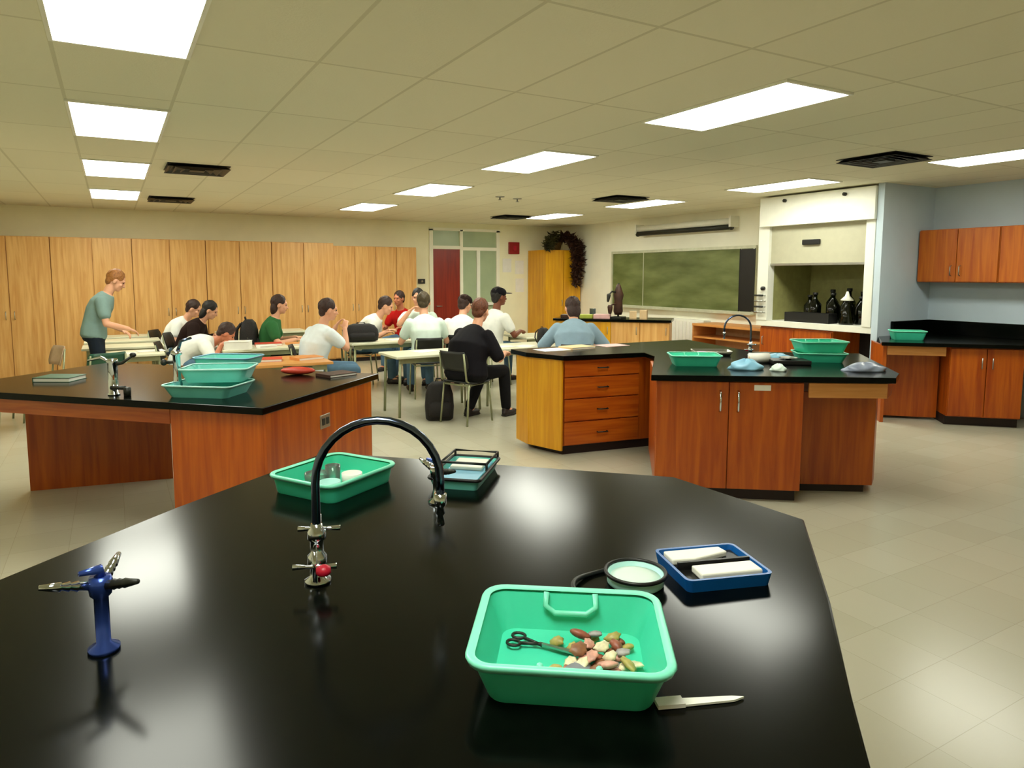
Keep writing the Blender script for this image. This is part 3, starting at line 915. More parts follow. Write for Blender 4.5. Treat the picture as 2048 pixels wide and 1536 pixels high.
# dishes in the shallow tray
def dish(loc, r, h, label, group, m='glass', cat='dish'):
    t = thing('glass_dish', label, cat, loc, 0, group)
    obj('bowl', MB().lathe([(r * .85, 0), (r * .95, .003), (r, h), (r * .93, h), (r * .85, .006)]), m, t, True)
    return t
c3, s3 = math.cos(R(31)), math.sin(R(31))
for i, (u, v_, r, h) in enumerate(((-.02, .05, .035, .03), (-.05, -.03, .03, .025), (.03, -.04, .03, .03), (.01, .015, .022, .05))):
    dish((.535 + c3 * u - s3 * v_, 1.94 + s3 * u + c3 * v_, ZN + .008), r, h,
         ['largest glass dish at the back of the shallow tray', 'small glass dish at the left of the shallow tray', 'small glass dish at the front of the shallow tray', 'narrow glass cup in the middle of the shallow tray'][i], 'glass dishes in the shallow tray', ['glass', 'tealrim', 'paper', 'glass'][i])

# blue instrument case with dish and strap
t = thing('instrument_case', 'open blue plastic case with white and black inserts behind the large tray', 'case', (1.045, .978, ZN), R(-18))
rr_ = [rrect(.175, .150, .012, 0), rrect(.185, .160, .014, .026), rrect(.173, .148, .011, .026), rrect(.167, .142, .010, .010)]
obj('case_body', MB().ring_loft(rr_), 'bluecase', t, True).modifiers.new('es', 'EDGE_SPLIT').split_angle = R(40)
obj('black_liner', MB().box(-.080, .080, -.068, .068, .010, .016), 'black', t)
obj('white_insert', MB().box(-.055, .076, -.066, -.020, .016, .030), 'white', t, bevel=.003)
obj('white_insert', MB().prism([(-.078, .015), (-.03, .012), (.055, .035), (.05, .064), (-.078, .062)], .016, .028), 'white', t, bevel=.003)
obj('divider', MB().box(-.078, .080, -.010, -.004, .016, .032), 'black', t)
t = thing('petri_dish', 'round glass dish with pale green fill beside the blue case', 'dish', (.878, 1.018, ZN))
obj('dish', MB().lathe([(.052, 0), (.056, .004), (.056, .022), (.053, .022), (.050, .008)], n=32), 'tealrim', t, True)
obj('lid_ring', MB().tube([(.059 * math.cos(a), .059 * math.sin(a), .024) for a in [2 * math.pi * j / 32 for j in range(32)]], .004, 8, True), 'black', t, True)
obj('contents', MB().lathe([(.049, .008), (.05, .014), (.03, .02), (.004, .021)], n=28), 'sh_mint', t, True)
t = tag(obj('rubber_tube', MB().tube([V((.84, 1.02, ZN + .007)) + V((.10 * math.cos(a), .07 * math.sin(a), .004 * math.sin(3 * a))) for a in [R(40 + 8 * j) for j in range(27)]], .005, 8), 'black', smooth=True), 'loop of black rubber tubing beside the round dish', 'tube')

# black wire-rimmed pan beyond the tap
t = thing('dissecting_pan', 'black-rimmed teal pan with raised frame beyond the tap', 'pan', (.905, 1.83, ZN), R(48))
obj('pan', MB().ring_loft([rrect(.24, .13, .012, 0), rrect(.26, .15, .014, .030), rrect(.252, .142, .012, .030), rrect(.236, .126, .010, .008)]), 'teal', t, True).modifiers.new('es', 'EDGE_SPLIT').split_angle = R(40)
obj('rim', MB().tube([(p[0], p[1], p[2]) for p in rrect(.262, .152, .014, .031)], .005, 8, True), 'black', t, True)
obj('liner', MB().box(-.112, .112, -.058, .058, .008, .022), 'bluelid', t)
obj('wire_frame', MB().tube([(-.02, .07, .03), (-.02, .07, .050), (.128, .07, .050), (.128, -.07, .050), (-.02, -.07, .050), (-.02, -.07, .03)], .004, 8)
    .tube([(.128, .07, .03), (.128, .07, .050)], .004, 8).tube([(.128, -.07, .03), (.128, -.07, .050)], .004, 8).tube([(-.02, .07, .050), (-.02, -.07, .050)], .004, 8), 'black', t, True)
obj('sponge', MB().box(.0, .10, -.05, .05, .022, .034), 'white', t, bevel=.004)

# ---------------------------------------------------------------- taps and turrets
def gooseneck(loc, rz, h, w, label, simple=False):
    """tap: body, cross handles, tall column with round bend"""
    t = thing('gooseneck_tap', label, 'tap', loc, rz, None)
    r_ = .0085
    body = MB().lathe([(.026, 0), (.026, .006), (.016, .012), (.014, .03), (.019, .036), (.019, .055), (.013, .062), (.013, .085), (.018, .09), (.018, .105), (.012, .112), (.011, .12)])
    obj('valve_body', body, 'chrome', t, True)
    rad = w / 2
    zc = h - rad
    pts = [(0, 0, .11), (0, 0, zc * .6), (0, 0, zc)]
    for k in range(1, 17):
        a = math.pi * (1 - k / 16)
        pts.append((rad + rad * math.cos(a), 0, zc + rad * math.sin(a)))
    pts.append((w, 0, zc - .035))
    obj('spout', MB().tube(pts, r_, 12), 'dchrome', t, True)
    obj('nozzle', MB().lathe([(.008, zc - .095), (.010, zc - .09), (.006, zc - .075), (.010, zc - .07), (.007, zc - .058), (.012, zc - .052), (.013, zc - .03)], (w, 0, 0), 14), 'chrome', t, True)
    for z, sgn, knob in ((.045, 1, True), (.098, -1, False)):
        hd = MB().cyl((0, 0, z), (0, -sgn * .028, z), .008, 10)
        c = V((0, -sgn * .032, z))
        hd.tube([c + V((-.042, 0, 0)), c + V((-.016, 0, 0)), c, c + V((.016, 0, 0)), c + V((.042, 0, 0))], [.006, .004, .005, .004, .006], 8)
        hd.tube([c + V((0, 0, -.030)), c + V((0, 0, .030))], [.005, .005], 8)
        hnd = obj('cross_handle', hd, 'chrome', t, True)
        if knob:
            obj('knob', MB().lathe([(.012, 0), (.015, .004), (.014, .014), (.006, .018)], (0, 0, 0), 14), 'red', hnd, True, loc=(.018, -.042, z - .012))['label'] = 'red knob'
    return t
rzv = R(-29.4)
gooseneck((.33, 1.335, ZN), rzv + R(6), .325, .245, 'tall chrome gooseneck tap on the nearest bench')
gooseneck((5.00, 4.30, ZR), R(150), .36, .24, 'chrome gooseneck tap on the right island')
def turret(loc, rz, h, label, colm='bluechrome', arms=3):
    t = thing('gas_turret', label, 'gas tap', loc, rz, None)
    obj('column', MB().lathe([(.024, 0), (.024, .006), (.011, .014), (.011, h - .035), (.016, h - .03), (.019, h - .01), (.016, h)], n=18), colm, t, True)
    for k in range(arms):
        a = R(k * 360 / arms)
        d_ = V((math.cos(a), math.sin(a), .25)).normalized()
        p = V((0, 0, h - .016))
        pts = [p + d_ * s_ for s_ in (.01, .03, .032, .042, .044, .054, .056, .085)]
        obj('outlet', MB().tube(pts, [.008, .007, .009, .006, .0085, .0055, .008, .004], 10), 'chrome' if k % 2 == 0 else 'dark', t, True)
    obj('lever', MB().tube([(0, 0, h), (0, 0, h + .012), (.03, .012, h + .016)], [.009, .008, .004], 10), 'bluechrome', t, True)
    return t
turret((-.04, 1.255, ZN), R(190), .125, 'chrome gas turret, its bluish reflection put into the colour, with splayed chrome outlets at the left of the nearest bench')
turret((.735, 1.66, ZN), R(100), .10, 'chrome gas turret standing beside the end of the near tap spout', 'chrome', 2)
# left island posts
t = thing('column_tap', 'chrome column tap with side lever on the left island', 'tap', (-.02, 4.86, ZL), R(-30))
obj('column', MB().lathe([(.035, 0), (.035, .01), (.028, .015), (.028, .20), (.034, .205), (.03, .225)], n=18), 'chrome', t, True)
obj('side_lever', MB().tube([(0, 0, .19), (.06, 0, .20), (.12, 0, .24)], [.012, .010, .007], 10).ell((.13, 0, .25), .02, .015, .015), 'dark', t, True)
obj('outlet', MB().tube([(0, 0, .20), (-.07, 0, .235), (-.15, 0, .215)], [.012, .010, .007], 10), 'chrome', t, True)
obj('valve', MB().cyl((0, -.03, .05), (.09, -.03, .05), .012, 10).lathe([(.02, 0), (.022, .05), (.01, .055)], (.10, -.03, 0), 12), 'dark', t, True)
t = thing('column_tap', 'chrome column tap left of the teal trays on the left island', 'tap', (.33, 4.72, ZL), R(-30))
obj('column', MB().lathe([(.035, 0), (.035, .01), (.022, .015), (.03, .06), (.022, .10), (.022, .24), (.034, .25), (.03, .27)], n=18), 'chrome', t, True)
obj('outlet', MB().tube([(0, 0, .24), (.03, 0, .33), (.09, .02, .35)], [.012, .010, .008], 10), 'dchrome', t, True)
obj('handle', MB().cyl((0, 0, .20), (-.06, -.02, .20), .010, 10).ell((-.07, -.022, .20), .02, .02, .02), 'dark', t, True)

# trays on the left island
make_tray(.46, .34, .075, 'pale teal tray at the front edge of the left island', (.50, 4.60, ZL), R(-38), 'teal', 'tealrim', 'teal trays on the left island', handles=False)
make_tray(.42, .30, .085, 'teal tray stacked on top of the front teal tray', (.57, 4.66, ZL + .079), R(-24), 'teal', 'tealrim', 'teal trays on the left island', handles=False)
make_tray(.44, .32, .07, 'darker teal tray at the back of the left island', (.68, 5.45, ZL), R(-30), 'tray', 'bluelid', 'teal trays on the left island', handles=False)
make_tray(.44, .30, .06, 'blue-rimmed teal tray stacked on the back tray', (.74, 5.48, ZL + .075), R(-36), 'teal', 'bluelid', 'teal trays on the left island', handles=False)
t = thing('pencil_case', 'red zipped pencil case on the left island', 'pencil case', (1.18, 5.20, ZL), R(-30))
obj('pouch', MB().ell((0, 0, .03), .13, .05, .03), 'red_book', t, True)
obj('zip', MB().box(-.11, .11, -.004, .004, .056, .062), 'dark', t)
def book(loc, s, rz, m, label, group=None):
    t = thing('book', label, 'book', loc, rz, group)
    w_, d_, h_ = s
    obj('pages', MB().box(-w_ / 2 + .004, w_ / 2 - .006, -d_ / 2 + .005, d_ / 2 - .005, .003, h_ - .003), 'paper', t)
    obj('cover', MB().box(-w_ / 2, w_ / 2, -d_ / 2, d_ / 2, 0, .003).box(-w_ / 2, w_ / 2, -d_ / 2, d_ / 2, h_ - .003, h_).box(-w_ / 2, -w_ / 2 + .003, -d_ / 2, d_ / 2, .003, h_ - .003), m, t)
    return t
book((1.42, 5.02, ZL), (.24, .18, .02), R(20), 'leaf2', 'brown notebook lying on the left island near its corner')
book((-.35, 5.75, ZL), (.26, .20, .03), R(-30), 'chair_green', 'dark green binder on the far left of the left island')
# right island things
make_tray(.40, .28, .085, 'mint green tray on the right island left of the blue bag', (4.06, 4.05, ZR), R(-34), group='mint green trays on the right island')
TR = make_tray(.40, .30, .075, 'mint green tray stacked under another at the right island tip', (5.16, 3.72, ZR), R(-40), group='mint green trays on the right island')
make_tray(.40, .30, .09, 'topmost mint green tray at the right island tip', (5.17, 3.73, ZR + .079), R(-30), group='mint green trays on the right island')
make_tray(.36, .26, .10, 'mint green tray on the corner countertop right of the hood', (7.98, 4.62, .91), R(-45), handles=False)
def bag(loc, s, rz, m, label, seed=1):
    random.seed(seed)
    t = thing('cloth_bundle', label, 'cloth', loc, rz)
    mb = MB()
    n, mm = 22, 9
    rings = []
    for i in range(mm + 1):
        t_ = min(max(math.pi * .5 * i / mm, 0), math.pi * .5 - .05)
        rings.append([(s[0] * math.cos(t_) * math.cos(a) * (1 + .12 * math.sin(3 * a + i)), s[1] * math.cos(t_) * math.sin(a) * (1 + .10 * math.cos(5 * a - i)), s[2] * math.sin(t_) * (1 + .12 * math.sin(4 * a))) for a in [2 * math.pi * j / n for j in range(n)]])
    obj('fabric', mb.ring_loft(rings), m, t, True)
    return t
bag((4.21, 3.66, ZR), (.13, .09, .075), R(-34), 'bluelid', 'crumpled pale blue bag by the green tray on the right island')
bag((4.36, 3.48, ZR), (.06, .06, .05), R(-34), 'sh_mint', 'small crumpled white wipe on the right island front edge', 2)
bag((4.93, 3.16, ZR), (.17, .10, .06), R(-20), 'greyplastic', 'crumpled grey-blue plastic bag at the tip of the right island', 3)
bag((5.02, 4.02, ZR), (.12, .09, .04), R(-20), 'bluelid', 'blue folded cloth in the middle of the right island', 4)
t = thing('paper_roll', 'short white paper roll lying behind the blue bag', 'roll', (4.62, 3.88, ZR + .04), R(-30))
obj('roll', MB().cyl((-.08, 0, 0), (.08, 0, 0), .04, 20), 'paper', t, True)
obj('core', MB().cyl((-.082, 0, 0), (.082, 0, 0), .014, 12), 'tancard', t, True)
t = thing('balance', 'flat black balance on the right island behind the white wipe', 'scale', (4.78, 3.72, ZR), R(-34))
obj('base', MB().box(-.15, .15, -.10, .10, 0, .035), 'black', t, bevel=.006)
obj('pan', MB().lathe([(.02, .035), (.02, .045), (.07, .048), (.07, .054)]), 'steel', t, True)
t = thing('steel_pan', 'shallow steel pan near the tap on the right island', 'pan', (4.72, 4.50, ZR), R(-34))
obj('pan', MB().ring_loft([rrect(.30, .20, .02, 0), rrect(.34, .24, .03, .04), rrect(.33, .23, .028, .04), rrect(.295, .195, .018, .006)]), 'steel', t, True)
book((3.98, 5.55, ZR), (.30, .22, .02), R(5), 'tancard', 'open tan folder on the drawer wing of the right island')
t = tag(obj('paper_sheet', MB().box(-.15, .15, -.11, .11, 0, .002), 'paper', loc=(3.68, 5.55, ZR)), 'white paper sheet at the end of the drawer wing', 'paper')
t = tag(obj('paper_sheet', MB().box(-.15, .15, -.11, .11, 0, .002), 'pink', loc=(4.45, 5.60, ZR)), 'pinkish paper sheet in front of the student in slate blue', 'paper')

# ---------------------------------------------------------------- student tables and chairs
def make_table(w, d, top_m, label, loc, rz=0.0):
    t = thing('student_table', label, 'table', loc, rz, 'student tables')
    obj('tabletop', MB().box(-w / 2, w / 2, -d / 2, d / 2, .69, .72), top_m, t, bevel=.006)
    obj('apron', MB().box(-w / 2 + .06, w / 2 - .06, -d / 2 + .05, -d / 2 + .07, .63, .69), 'leg_metal', t)
    obj('apron', MB().box(-w / 2 + .06, w / 2 - .06, d / 2 - .07, d / 2 - .05, .63, .69), 'leg_metal', t)
    for sx in (-1, 1):
        for sy in (-1, 1):
            x, y = sx * (w / 2 - .07), sy * (d / 2 - .07)
            obj('leg', MB().tube([(x, y, .69), (x + sx * .02, y + sy * .01, 0)], .016, 10), 'leg_metal', t, True)
    return t
tabs = [(.21, 9.42, .62, .60, 'tabletop', 'cream table nearest the teacher, left of the bowed student'), (.10, 10.42, .95, .55, 'tabletop', 'cream table in the second row right of the teacher'),
        (.10, 11.30, .95, .50, 'tabletop', 'cream table in the third row behind the teacher'), (.10, 12.10, .95, .45, 'tabletop', 'cream table closest to the cupboards at the left'),
        (1.78, 9.36, 1.25, .60, 'tabletop', 'cream table in front of the bowed student, with books'), (1.45, 11.25, .75, .95, 'tabletop', 'cream table shared by the two students at the back left'),
        (1.50, 7.75, 1.1, .80, 'tabletop_wood', 'oak topped table just behind the left island'),
        (2.75, 10.05, .62, .56, 'tabletop', 'small cream table in front of the student in green'),
        (2.15, 12.0, 1.4, .60, 'tabletop', 'cream table at the back behind the student in green'),
        (3.36, 7.70, 1.15, .62, 'tabletop', 'cream table left of the student in black'), (4.66, 7.85, 1.3, .66, 'tabletop', 'cream table in front of the student in black'),
        (3.85, 9.42, 2.1, .58, 'tabletop', 'cream table in the middle of the seated group'), (5.85, 9.1, 1.0, .7, 'tabletop', 'cream table right of the student in the cap'),
        (5.95, 6.62, 1.0, .5, 'tabletop', 'small cream table right of the slate blue student')]
for x, y, w_, d_, m_, lab in tabs:
    make_table(w_, d_, m_, lab, (x, y, 0))

def make_chair(m, label, loc, rz):
    """seat faces local +x; origin on the floor under the seat"""
    t = thing('student_chair', label, 'chair', loc, rz, 'student chairs')
    rings = []
    for z, k in ((.445, .93), (.452, 1.0), (.462, 1.0), (.466, .94)):
        rings.append([(p[0] * k, p[1] * k, z + (.02 * (p[0] / .2) ** 2)) for p in rrect(.41, .42, .07, 0)])
    obj('seat', MB().ring_loft(rings), m, t, True)
    br = []
    for k in range(6):
        z = .60 + .22 * k / 5
        xo = -.215 - .06 * k / 5
        w_ = .20 * (1 - .12 * (abs(k - 2.5) / 2.5) ** 3)
        ring = []
        for s_ in range(9):
            y = -w_ + 2 * w_ * s_ / 8
            ring.append((xo + .05 * (y / .2) ** 2, y, z))
        for s_ in range(9):
            y = w_ - 2 * w_ * s_ / 8
            ring.append((xo - .012 + .05 * (y / .2) ** 2, y, z))
        br.append(ring)
    obj('backrest', MB().ring_loft(br), m, t, True)
    for sy in (-1, 1):
        y = sy * .185
        obj('leg', MB().tube([(.17, y, .45), (.21, y * 1.08, 0)], .011, 8), 'leg_metal', t, True)
        obj('leg', MB().tube([(-.17, y, .45), (-.22, y * 1.08, 0)], .011, 8), 'leg_metal', t, True)
        obj('back_post', MB().tube([(-.12, y, .445), (-.21, y, .50), (-.245, y * .95, .80)], .011, 8), 'leg_metal', t, True)
    obj('seat_frame', MB().tube([(.17, -.185, .44), (.17, .185, .44), (-.17, .185, .44), (-.17, -.185, .44)], .010, 8, True), 'leg_metal', t, True)
    return t

# ---------------------------------------------------------------- people
def remesh(o, vox, smooth=3):
    m = o.modifiers.new('r', 'REMESH')
    m.mode = 'VOXEL'
    m.voxel_size = vox
    if smooth:
        k = o.modifiers.new('s', 'SMOOTH')
        k.iterations = smooth
        k.factor = .5
    dg = bpy.context.evaluated_depsgraph_get()
    me = bpy.data.meshes.new_from_object(o.evaluated_get(dg))
    o.modifiers.clear()
    old = o.data
    nm = old.name
    o.data = me
    bpy.data.meshes.remove(old)
    me.name = nm
    for p in me.polygons:
        p.use_smooth = True

def ik(s, t, a, b, hint):
    s, t, hint = V(s), V(t), V(hint)
    d = t - s
    L = min(d.length, (a + b) * .995)
    d.normalize()
    t = s + d * L
    x = (a * a - b * b + L * L) / (2 * L)
    h = math.sqrt(max(a * a - x * x, 0))
    n = hint - d * hint.dot(d)
    n.normalize()
    return s + d * x + n * h, t

def person(loc, yaw, label, shirt='sh_white', trousers='tr_jeans', hair='hair_dark', skin='skin1', lean=12, hunch=20, twist=0, hyaw=0, hpitch=15,
           hands=((.34, .20, .76), (.34, -.20, .76)), elbow=(-.4, .5, -.6), stand=False, s=1.0, knees=((.42, .12), (.42, -.12)), feet=((.42, .13), (.42, -.13)),
           sleeve=.62, hairlen=0.0, cap=None, shoes='shoe', girth=1.0, vox=.009):
    t = thing('person', label, 'person', loc, R(yaw))
    t.scale = (s, s, s)
    pz = .545 if not stand else .96
    pel = V((-.05 if not stand else 0, 0, pz))
    # spine
    segs = [(0, 0), (.14, .5), (.16, .85), (.14, 1.15), (.09, 1.3)]
    sp = [pel]
    dirs = []
    for L, k in segs[1:]:
        a = R(lean * k + hunch * max(0, k - .5))
        d = V((math.sin(a), 0, math.cos(a)))
        dirs.append(d)
        sp.append(sp[-1] + d * L)
    N = sp[-1]
    def tw(i):
        return R(twist) * i / 4
    def ring(c, d, w, dp, i, n=20):
        l = V((-math.sin(tw(i)), math.cos(tw(i)), 0))
        f = l.cross(d).normalized()
        return [c + l * (w * math.copysign(abs(math.cos(a)) ** .85, math.cos(a))) + f * (dp * math.copysign(abs(math.sin(a)) ** .85, math.sin(a))) for a in [2 * math.pi * j / n for j in range(n)]]
    def torso(mb, inf, bottom=-.09):
        g = girth
        rs = [ring(pel + V((0, 0, bottom)), dirs[0], .145 * g + inf, .105 * g + inf, 0), ring(pel + V((0, 0, bottom * .4)), dirs[0], .170 * g + inf, .125 * g + inf, 0),
              ring(sp[0] + dirs[0] * .05, dirs[0], .162 * g + inf, .120 * g + inf, 0), ring(sp[1], dirs[0], .148 * g + inf, .108 * g + inf, 1), ring(sp[2], dirs[1], .165 * g + inf, .118 * g + inf, 2),
              ring(sp[2].lerp(sp[3], .6), dirs[2], .178 + inf, .115 + inf, 3), ring(sp[3], dirs[2], .170 + inf, .095 + inf, 3), ring(sp[3].lerp(N, .55), dirs[3], .115 + inf, .075 + inf, 4), ring(N, dirs[3], .065 + inf * .6, .062 + inf * .6, 4)]
        mb.ring_loft(rs)
    lv = V((-math.sin(tw(3.5)), math.cos(tw(3.5)), 0))
    shl = [sp[3] + lv * .185 - dirs[2] * .015, sp[3] - lv * .185 - dirs[2] * .015]
    # head
    nd = V((math.sin(R(lean * .6 + hunch * .5)), 0, math.cos(R(lean * .6 + hunch * .5))))
    hb = N + nd * .085
    hm = Matrix.Rotation(R(hyaw) + tw(4), 3, 'Z') @ Matrix.Rotation(R(hpitch), 3, 'Y')
    HS = 1.09
    hm_ = hm
    hm = hm * HS
    def hell(mb, c, a, b, d):
        mb.ell(c, a * HS, b * HS, d * HS, rot=hm_)
    hc = hb + hm @ V((.022, 0, .095))
    body = MB()
    torso(body, 0)
    body.cone(N - dirs[3] * .04, hb + hm @ V((0, 0, .03)), .060, .052)
    hell(body, hc + hm @ V((-.012, 0, .018)), .094, .074, .094)
    hell(body, hc + hm @ V((.028, 0, -.035)), .060, .058, .075)
    hell(body, hc + hm @ V((.058, 0, -.085)), .026, .030, .020)
    body.cone(hc + hm @ V((.082, 0, .012)), hc + hm @ V((.104, 0, -.026)), .009, .014, 8)
    hell(body, hc + hm @ V((.076, 0, .030)), .014, .048, .012)
    hell(body, hc + hm @ V((.078, 0, -.056)), .012, .026, .010)
    for sg in (-1, 1):
        hell(body, hc + hm @ V((-.005, sg * .077, -.008)), .018, .011, .032)
        hell(body, hc + hm @ V((.062, sg * .038, -.022)), .022, .022, .020)
    shirtmb = MB()
    torso(shirtmb, .024, -.06)
    trm = MB()
    rs = [ring(pel + V((0, 0, -.10)), dirs[0], .155 * girth, .115 * girth, 0), ring(pel + V((0, 0, -.04)), dirs[0], .182 * girth, .135 * girth, 0), ring(pel + dirs[0] * .03, dirs[0], .176 * girth, .132 * girth, 0), ring(pel + dirs[0] * .07, dirs[0], .168 * girth, .124 * girth, 0)]
    trm.ring_loft(rs)
    # arms
    for i, sg in ((0, 1), (1, -1)):
        S_ = shl[i]
        h = hands[i]
        el, wr = ik(S_, h, .285, .25, V((elbow[0], elbow[1] * sg, elbow[2])))
        body.cone(S_, el, .052, .040)
        body.cone(el, wr, .042, .028)
        fd = (wr - el).normalized()
        fd = (fd + V((.15, 0, -.25))).normalized()
        side = V((0, 0, 1)).cross(fd)
        if side.length < .1:
            side = V((0, sg, 0))
        side.normalize()
        if side.y * -sg < 0:
            side = -side          # towards the thumb (inner) side
        up = fd.cross(side).normalized()
        if up.z < 0:
            up = -up
        pc = wr + fd * .048
        rot = Matrix((fd, side, up)).transposed()
        body.ell(pc, .052, .040, .017, rot=rot)
        for q, (off, L) in enumerate(((.028, .068), (.010, .078), (-.009, .072), (-.027, .056))):
            b0 = wr + fd * .085 + side * off
            b1 = b0 + (fd * .9 - up * .25).normalized() * L * .45
            b2 = b1 + (fd * .6 - up * .7).normalized() * L * .32
            b3 = b2 + (fd * .2 - up * .95).normalized() * L * .25
            body.tube([b0 - fd * .02, b0, b1, b2, b3], [.0095, .0095, .009, .0085, .007], 8)
        t0 = wr + fd * .025 + side * .028
        t1 = t0 + (side * .75 + fd * .6).normalized() * .035
        t2 = t1 + (fd * .9 + side * .2 - up * .25).normalized() * .03
        body.tube([t0 - side * .015, t0, t1, t2], [.012, .012, .010, .008], 8)
        e2 = S_.lerp(el, sleeve if sleeve <= 1 else 1)
        shirtmb.cone(S_, e2, .084, .074)
        if sleeve > 1:
            shirtmb.cone(el, el.lerp(wr, sleeve - 1), .064, .050)
    # legs
    ank = []
    for i, sg in ((0, 1), (1, -1)):
        hip = pel + V((.02, sg * .09, -.02))
        if stand:
            kn = V((feet[i][0] * .5 + .03, knees[i][1], .50))
            an = V((feet[i][0], feet[i][1], .085))
        else:
            kn = V((knees[i][0], knees[i][1], .525))
            an = V((feet[i][0], feet[i][1], .085))
        body.cone(hip, kn, .078, .052)
        body.cone(kn, an, .052, .036)
        trm.cone(hip, kn, .094, .070)
        trm.cone(kn, an.lerp(kn, .06), .070, .058)
        body.cone(an + V((0, 0, -.01)), an + V((.10, sg * .01, -.045)), .036, .032)
        sh = MB()
        sh.ell(an + V((.055, sg * .006, -.045)), .135, .048, .040)
        sh.ell(an + V((-.01, 0, -.02)), .055, .042, .055)
        sh.box(an.x - .06, an.x + .17, an.y - .038, an.y + .038, .001, .018)
        so = obj('shoe', sh, shoes, t)
        remesh(so, .010, 2)
    bo = obj('body', body, skin, t)
    remesh(bo, vox, 2)
    so = obj('shirt', shirtmb, shirt, t)
    remesh(so, .013, 3)
    to = obj('trousers', trm, trousers, t)
    remesh(to, .013, 3)
    # hair
    hr = MB()
    n, mm = 28, 14
    rings = []
    for i in range(mm + 1):
        th = min(max(math.pi * i / mm, .08), math.pi - .08)
        rg = []
        for j in range(n):
            a = 2 * math.pi * j / n
            k = 1 + .035 * math.sin(5 * a + 3 * th) + .03 * math.sin(9 * a - 7 * th)
            rg.append(hc + hm @ (V((-.026, 0, .038)) + V((.096 * math.sin(th) * math.cos(a), .084 * math.sin(th) * math.sin(a), -.096 * math.cos(th))) * k))
        rings.append(rg)
    hr.ring_loft(rings)
    hell(hr, hc + hm @ V((-.062, 0, -.022)), .044, .068, .062)
    if hairlen:
        hell(hr, hc + hm @ V((-.055, 0, -.03 - hairlen * .4)), .055, .080, .08 + hairlen * .6)
    ho = obj('hair', hr, hair, t)
    remesh(ho, .009, 1)
    for sg in (-1, 1):
        obj('eye', MB().ell(hc + hm @ V((.079, sg * .031, .010)), .008, .013, .007, 10, 6, rot=hm_), 'eye', t, True)
    obj('mouth', MB().ell(hc + hm @ V((.089, 0, -.056)), .005, .022, .006, 10, 6, rot=hm_), 'lips', t, True)
    if cap:
        cm = MB()
        hell(cm, hc + hm @ V((-.012, 0, .060)), .108, .092, .068)
        co = obj('cap', cm, cap, t, True)
        obj('brim', MB().ell(hc + hm @ V((.115, 0, .052)), .080, .068, .008, rot=hm_), cap, co, True)
    return t

CH = []
def seated(x, y, yaw, label, chair='chair_black', chair_label=None, **kw):
    t = person((x, y, 0), yaw, label, **kw)
    c, s_ = math.cos(R(yaw)), math.sin(R(yaw))
    if chair:
        make_chair(M[chair], chair_label, (x - .04 * c, y - .04 * s_, 0), R(yaw))
    return t

person((-.22, 9.75, 0), -5, 'standing person in a grey-teal shirt leaning forward at the left', 'sh_teach', 'tr_navy', 'hair_brown', 'skin1', lean=16, hunch=14, hpitch=30, stand=True,
       hands=((.30, .18, .98), (.40, -.20, 1.02)), feet=((.0, .12), (.08, -.10)), knees=((0, .11), (0, -.11)), elbow=(-.8, .4, -.3), s=.98)
seated(.77, 11.58, -25, 'seated person in a white shirt hunched at the back left table', chair_label='chair of the white-shirted student at the back left table', shirt='sh_white', hair='hair_dark', lean=24, hunch=26, hpitch=25)
seated(.92, 10.92, -20, 'seated person in dark brown with black hair bending over the left table', chair_label='chair of the student in dark brown', shirt='sh_navy', hair='hair_black', trousers='tr_black', lean=24, hunch=24, hpitch=28, sleeve=1.8, hairlen=.06)
seated(.74, 9.50, -10, 'seated person in a white shirt with ruddy face bowed low over the table', chair_label='chair of the student bowed low over the table', shirt='sh_white', hair='hair_dark', skin='skin2', lean=54, hunch=28, hpitch=40, hands=((.50, .22, .77), (.46, -.22, .77)))
seated(1.90, 9.98, -15, 'seated person in a green shirt in front of a black backpack', chair_label='chair of the student in green, with backpack on it', shirt='sh_green', hair='hair_dark', trousers='tr_black', lean=8, hunch=16, hpitch=12, hairlen=.04)
seated(2.10, 8.26, -14, 'seated person in a white tee with raised hands at the oak table', chair_label='chair of the student with raised hands', shirt='sh_blue', hair='hair_dark', trousers='tr_jeans', lean=8, hunch=20, hpitch=10, hyaw=-30, twist=38, hands=((.24, .22, 1.02), (.34, .04, 1.00)), elbow=(.2, .3, -.9), s=1.0, girth=1.3, knees=((.43, .10), (.44, -.16)))
seated(3.33, 10.22, -30, 'seated person in a white shirt hunched right beside the oak cupboards', chair_label='chair of the hunched student near the lower cupboards', shirt='sh_white', hair='hair_dark', lean=26, hunch=24, hpitch=22, s=1.04)
seated(4.46, 11.46, 215, 'seated person in a red shirt half hidden behind the group', chair_label='chair of the student in red', shirt='sh_red', hair='hair_dark', skin='skin2', lean=12, hunch=10, hpitch=5)
seated(4.18, 10.06, 240, 'seated person in a white shirt facing left in the middle of the group', chair_label='chair of the student facing left in the group', shirt='sh_mint', hair='hair_black', lean=10, hunch=14, hpitch=5, s=1.05, hands=((.33, .18, .77), (.28, -.10, 1.05)))
seated(3.70, 8.69, 78, 'seated person in pale mint shown from behind at the middle table', chair_label='chair of the student in pale mint seen from behind', shirt='sh_mint', hair='hair_olive', lean=10, hunch=20, hpitch=14, hyaw=-14, s=1.04, girth=1.12)
seated(4.34, 8.90, 55, 'seated person in a white shirt and dark brown cap right of the mint shirt', chair_label='chair of the student right of the mint shirt', shirt='sh_white', hair='hair_dark', lean=16, hunch=22, hpitch=14, hyaw=-30, s=1.02, cap='sh_navy')
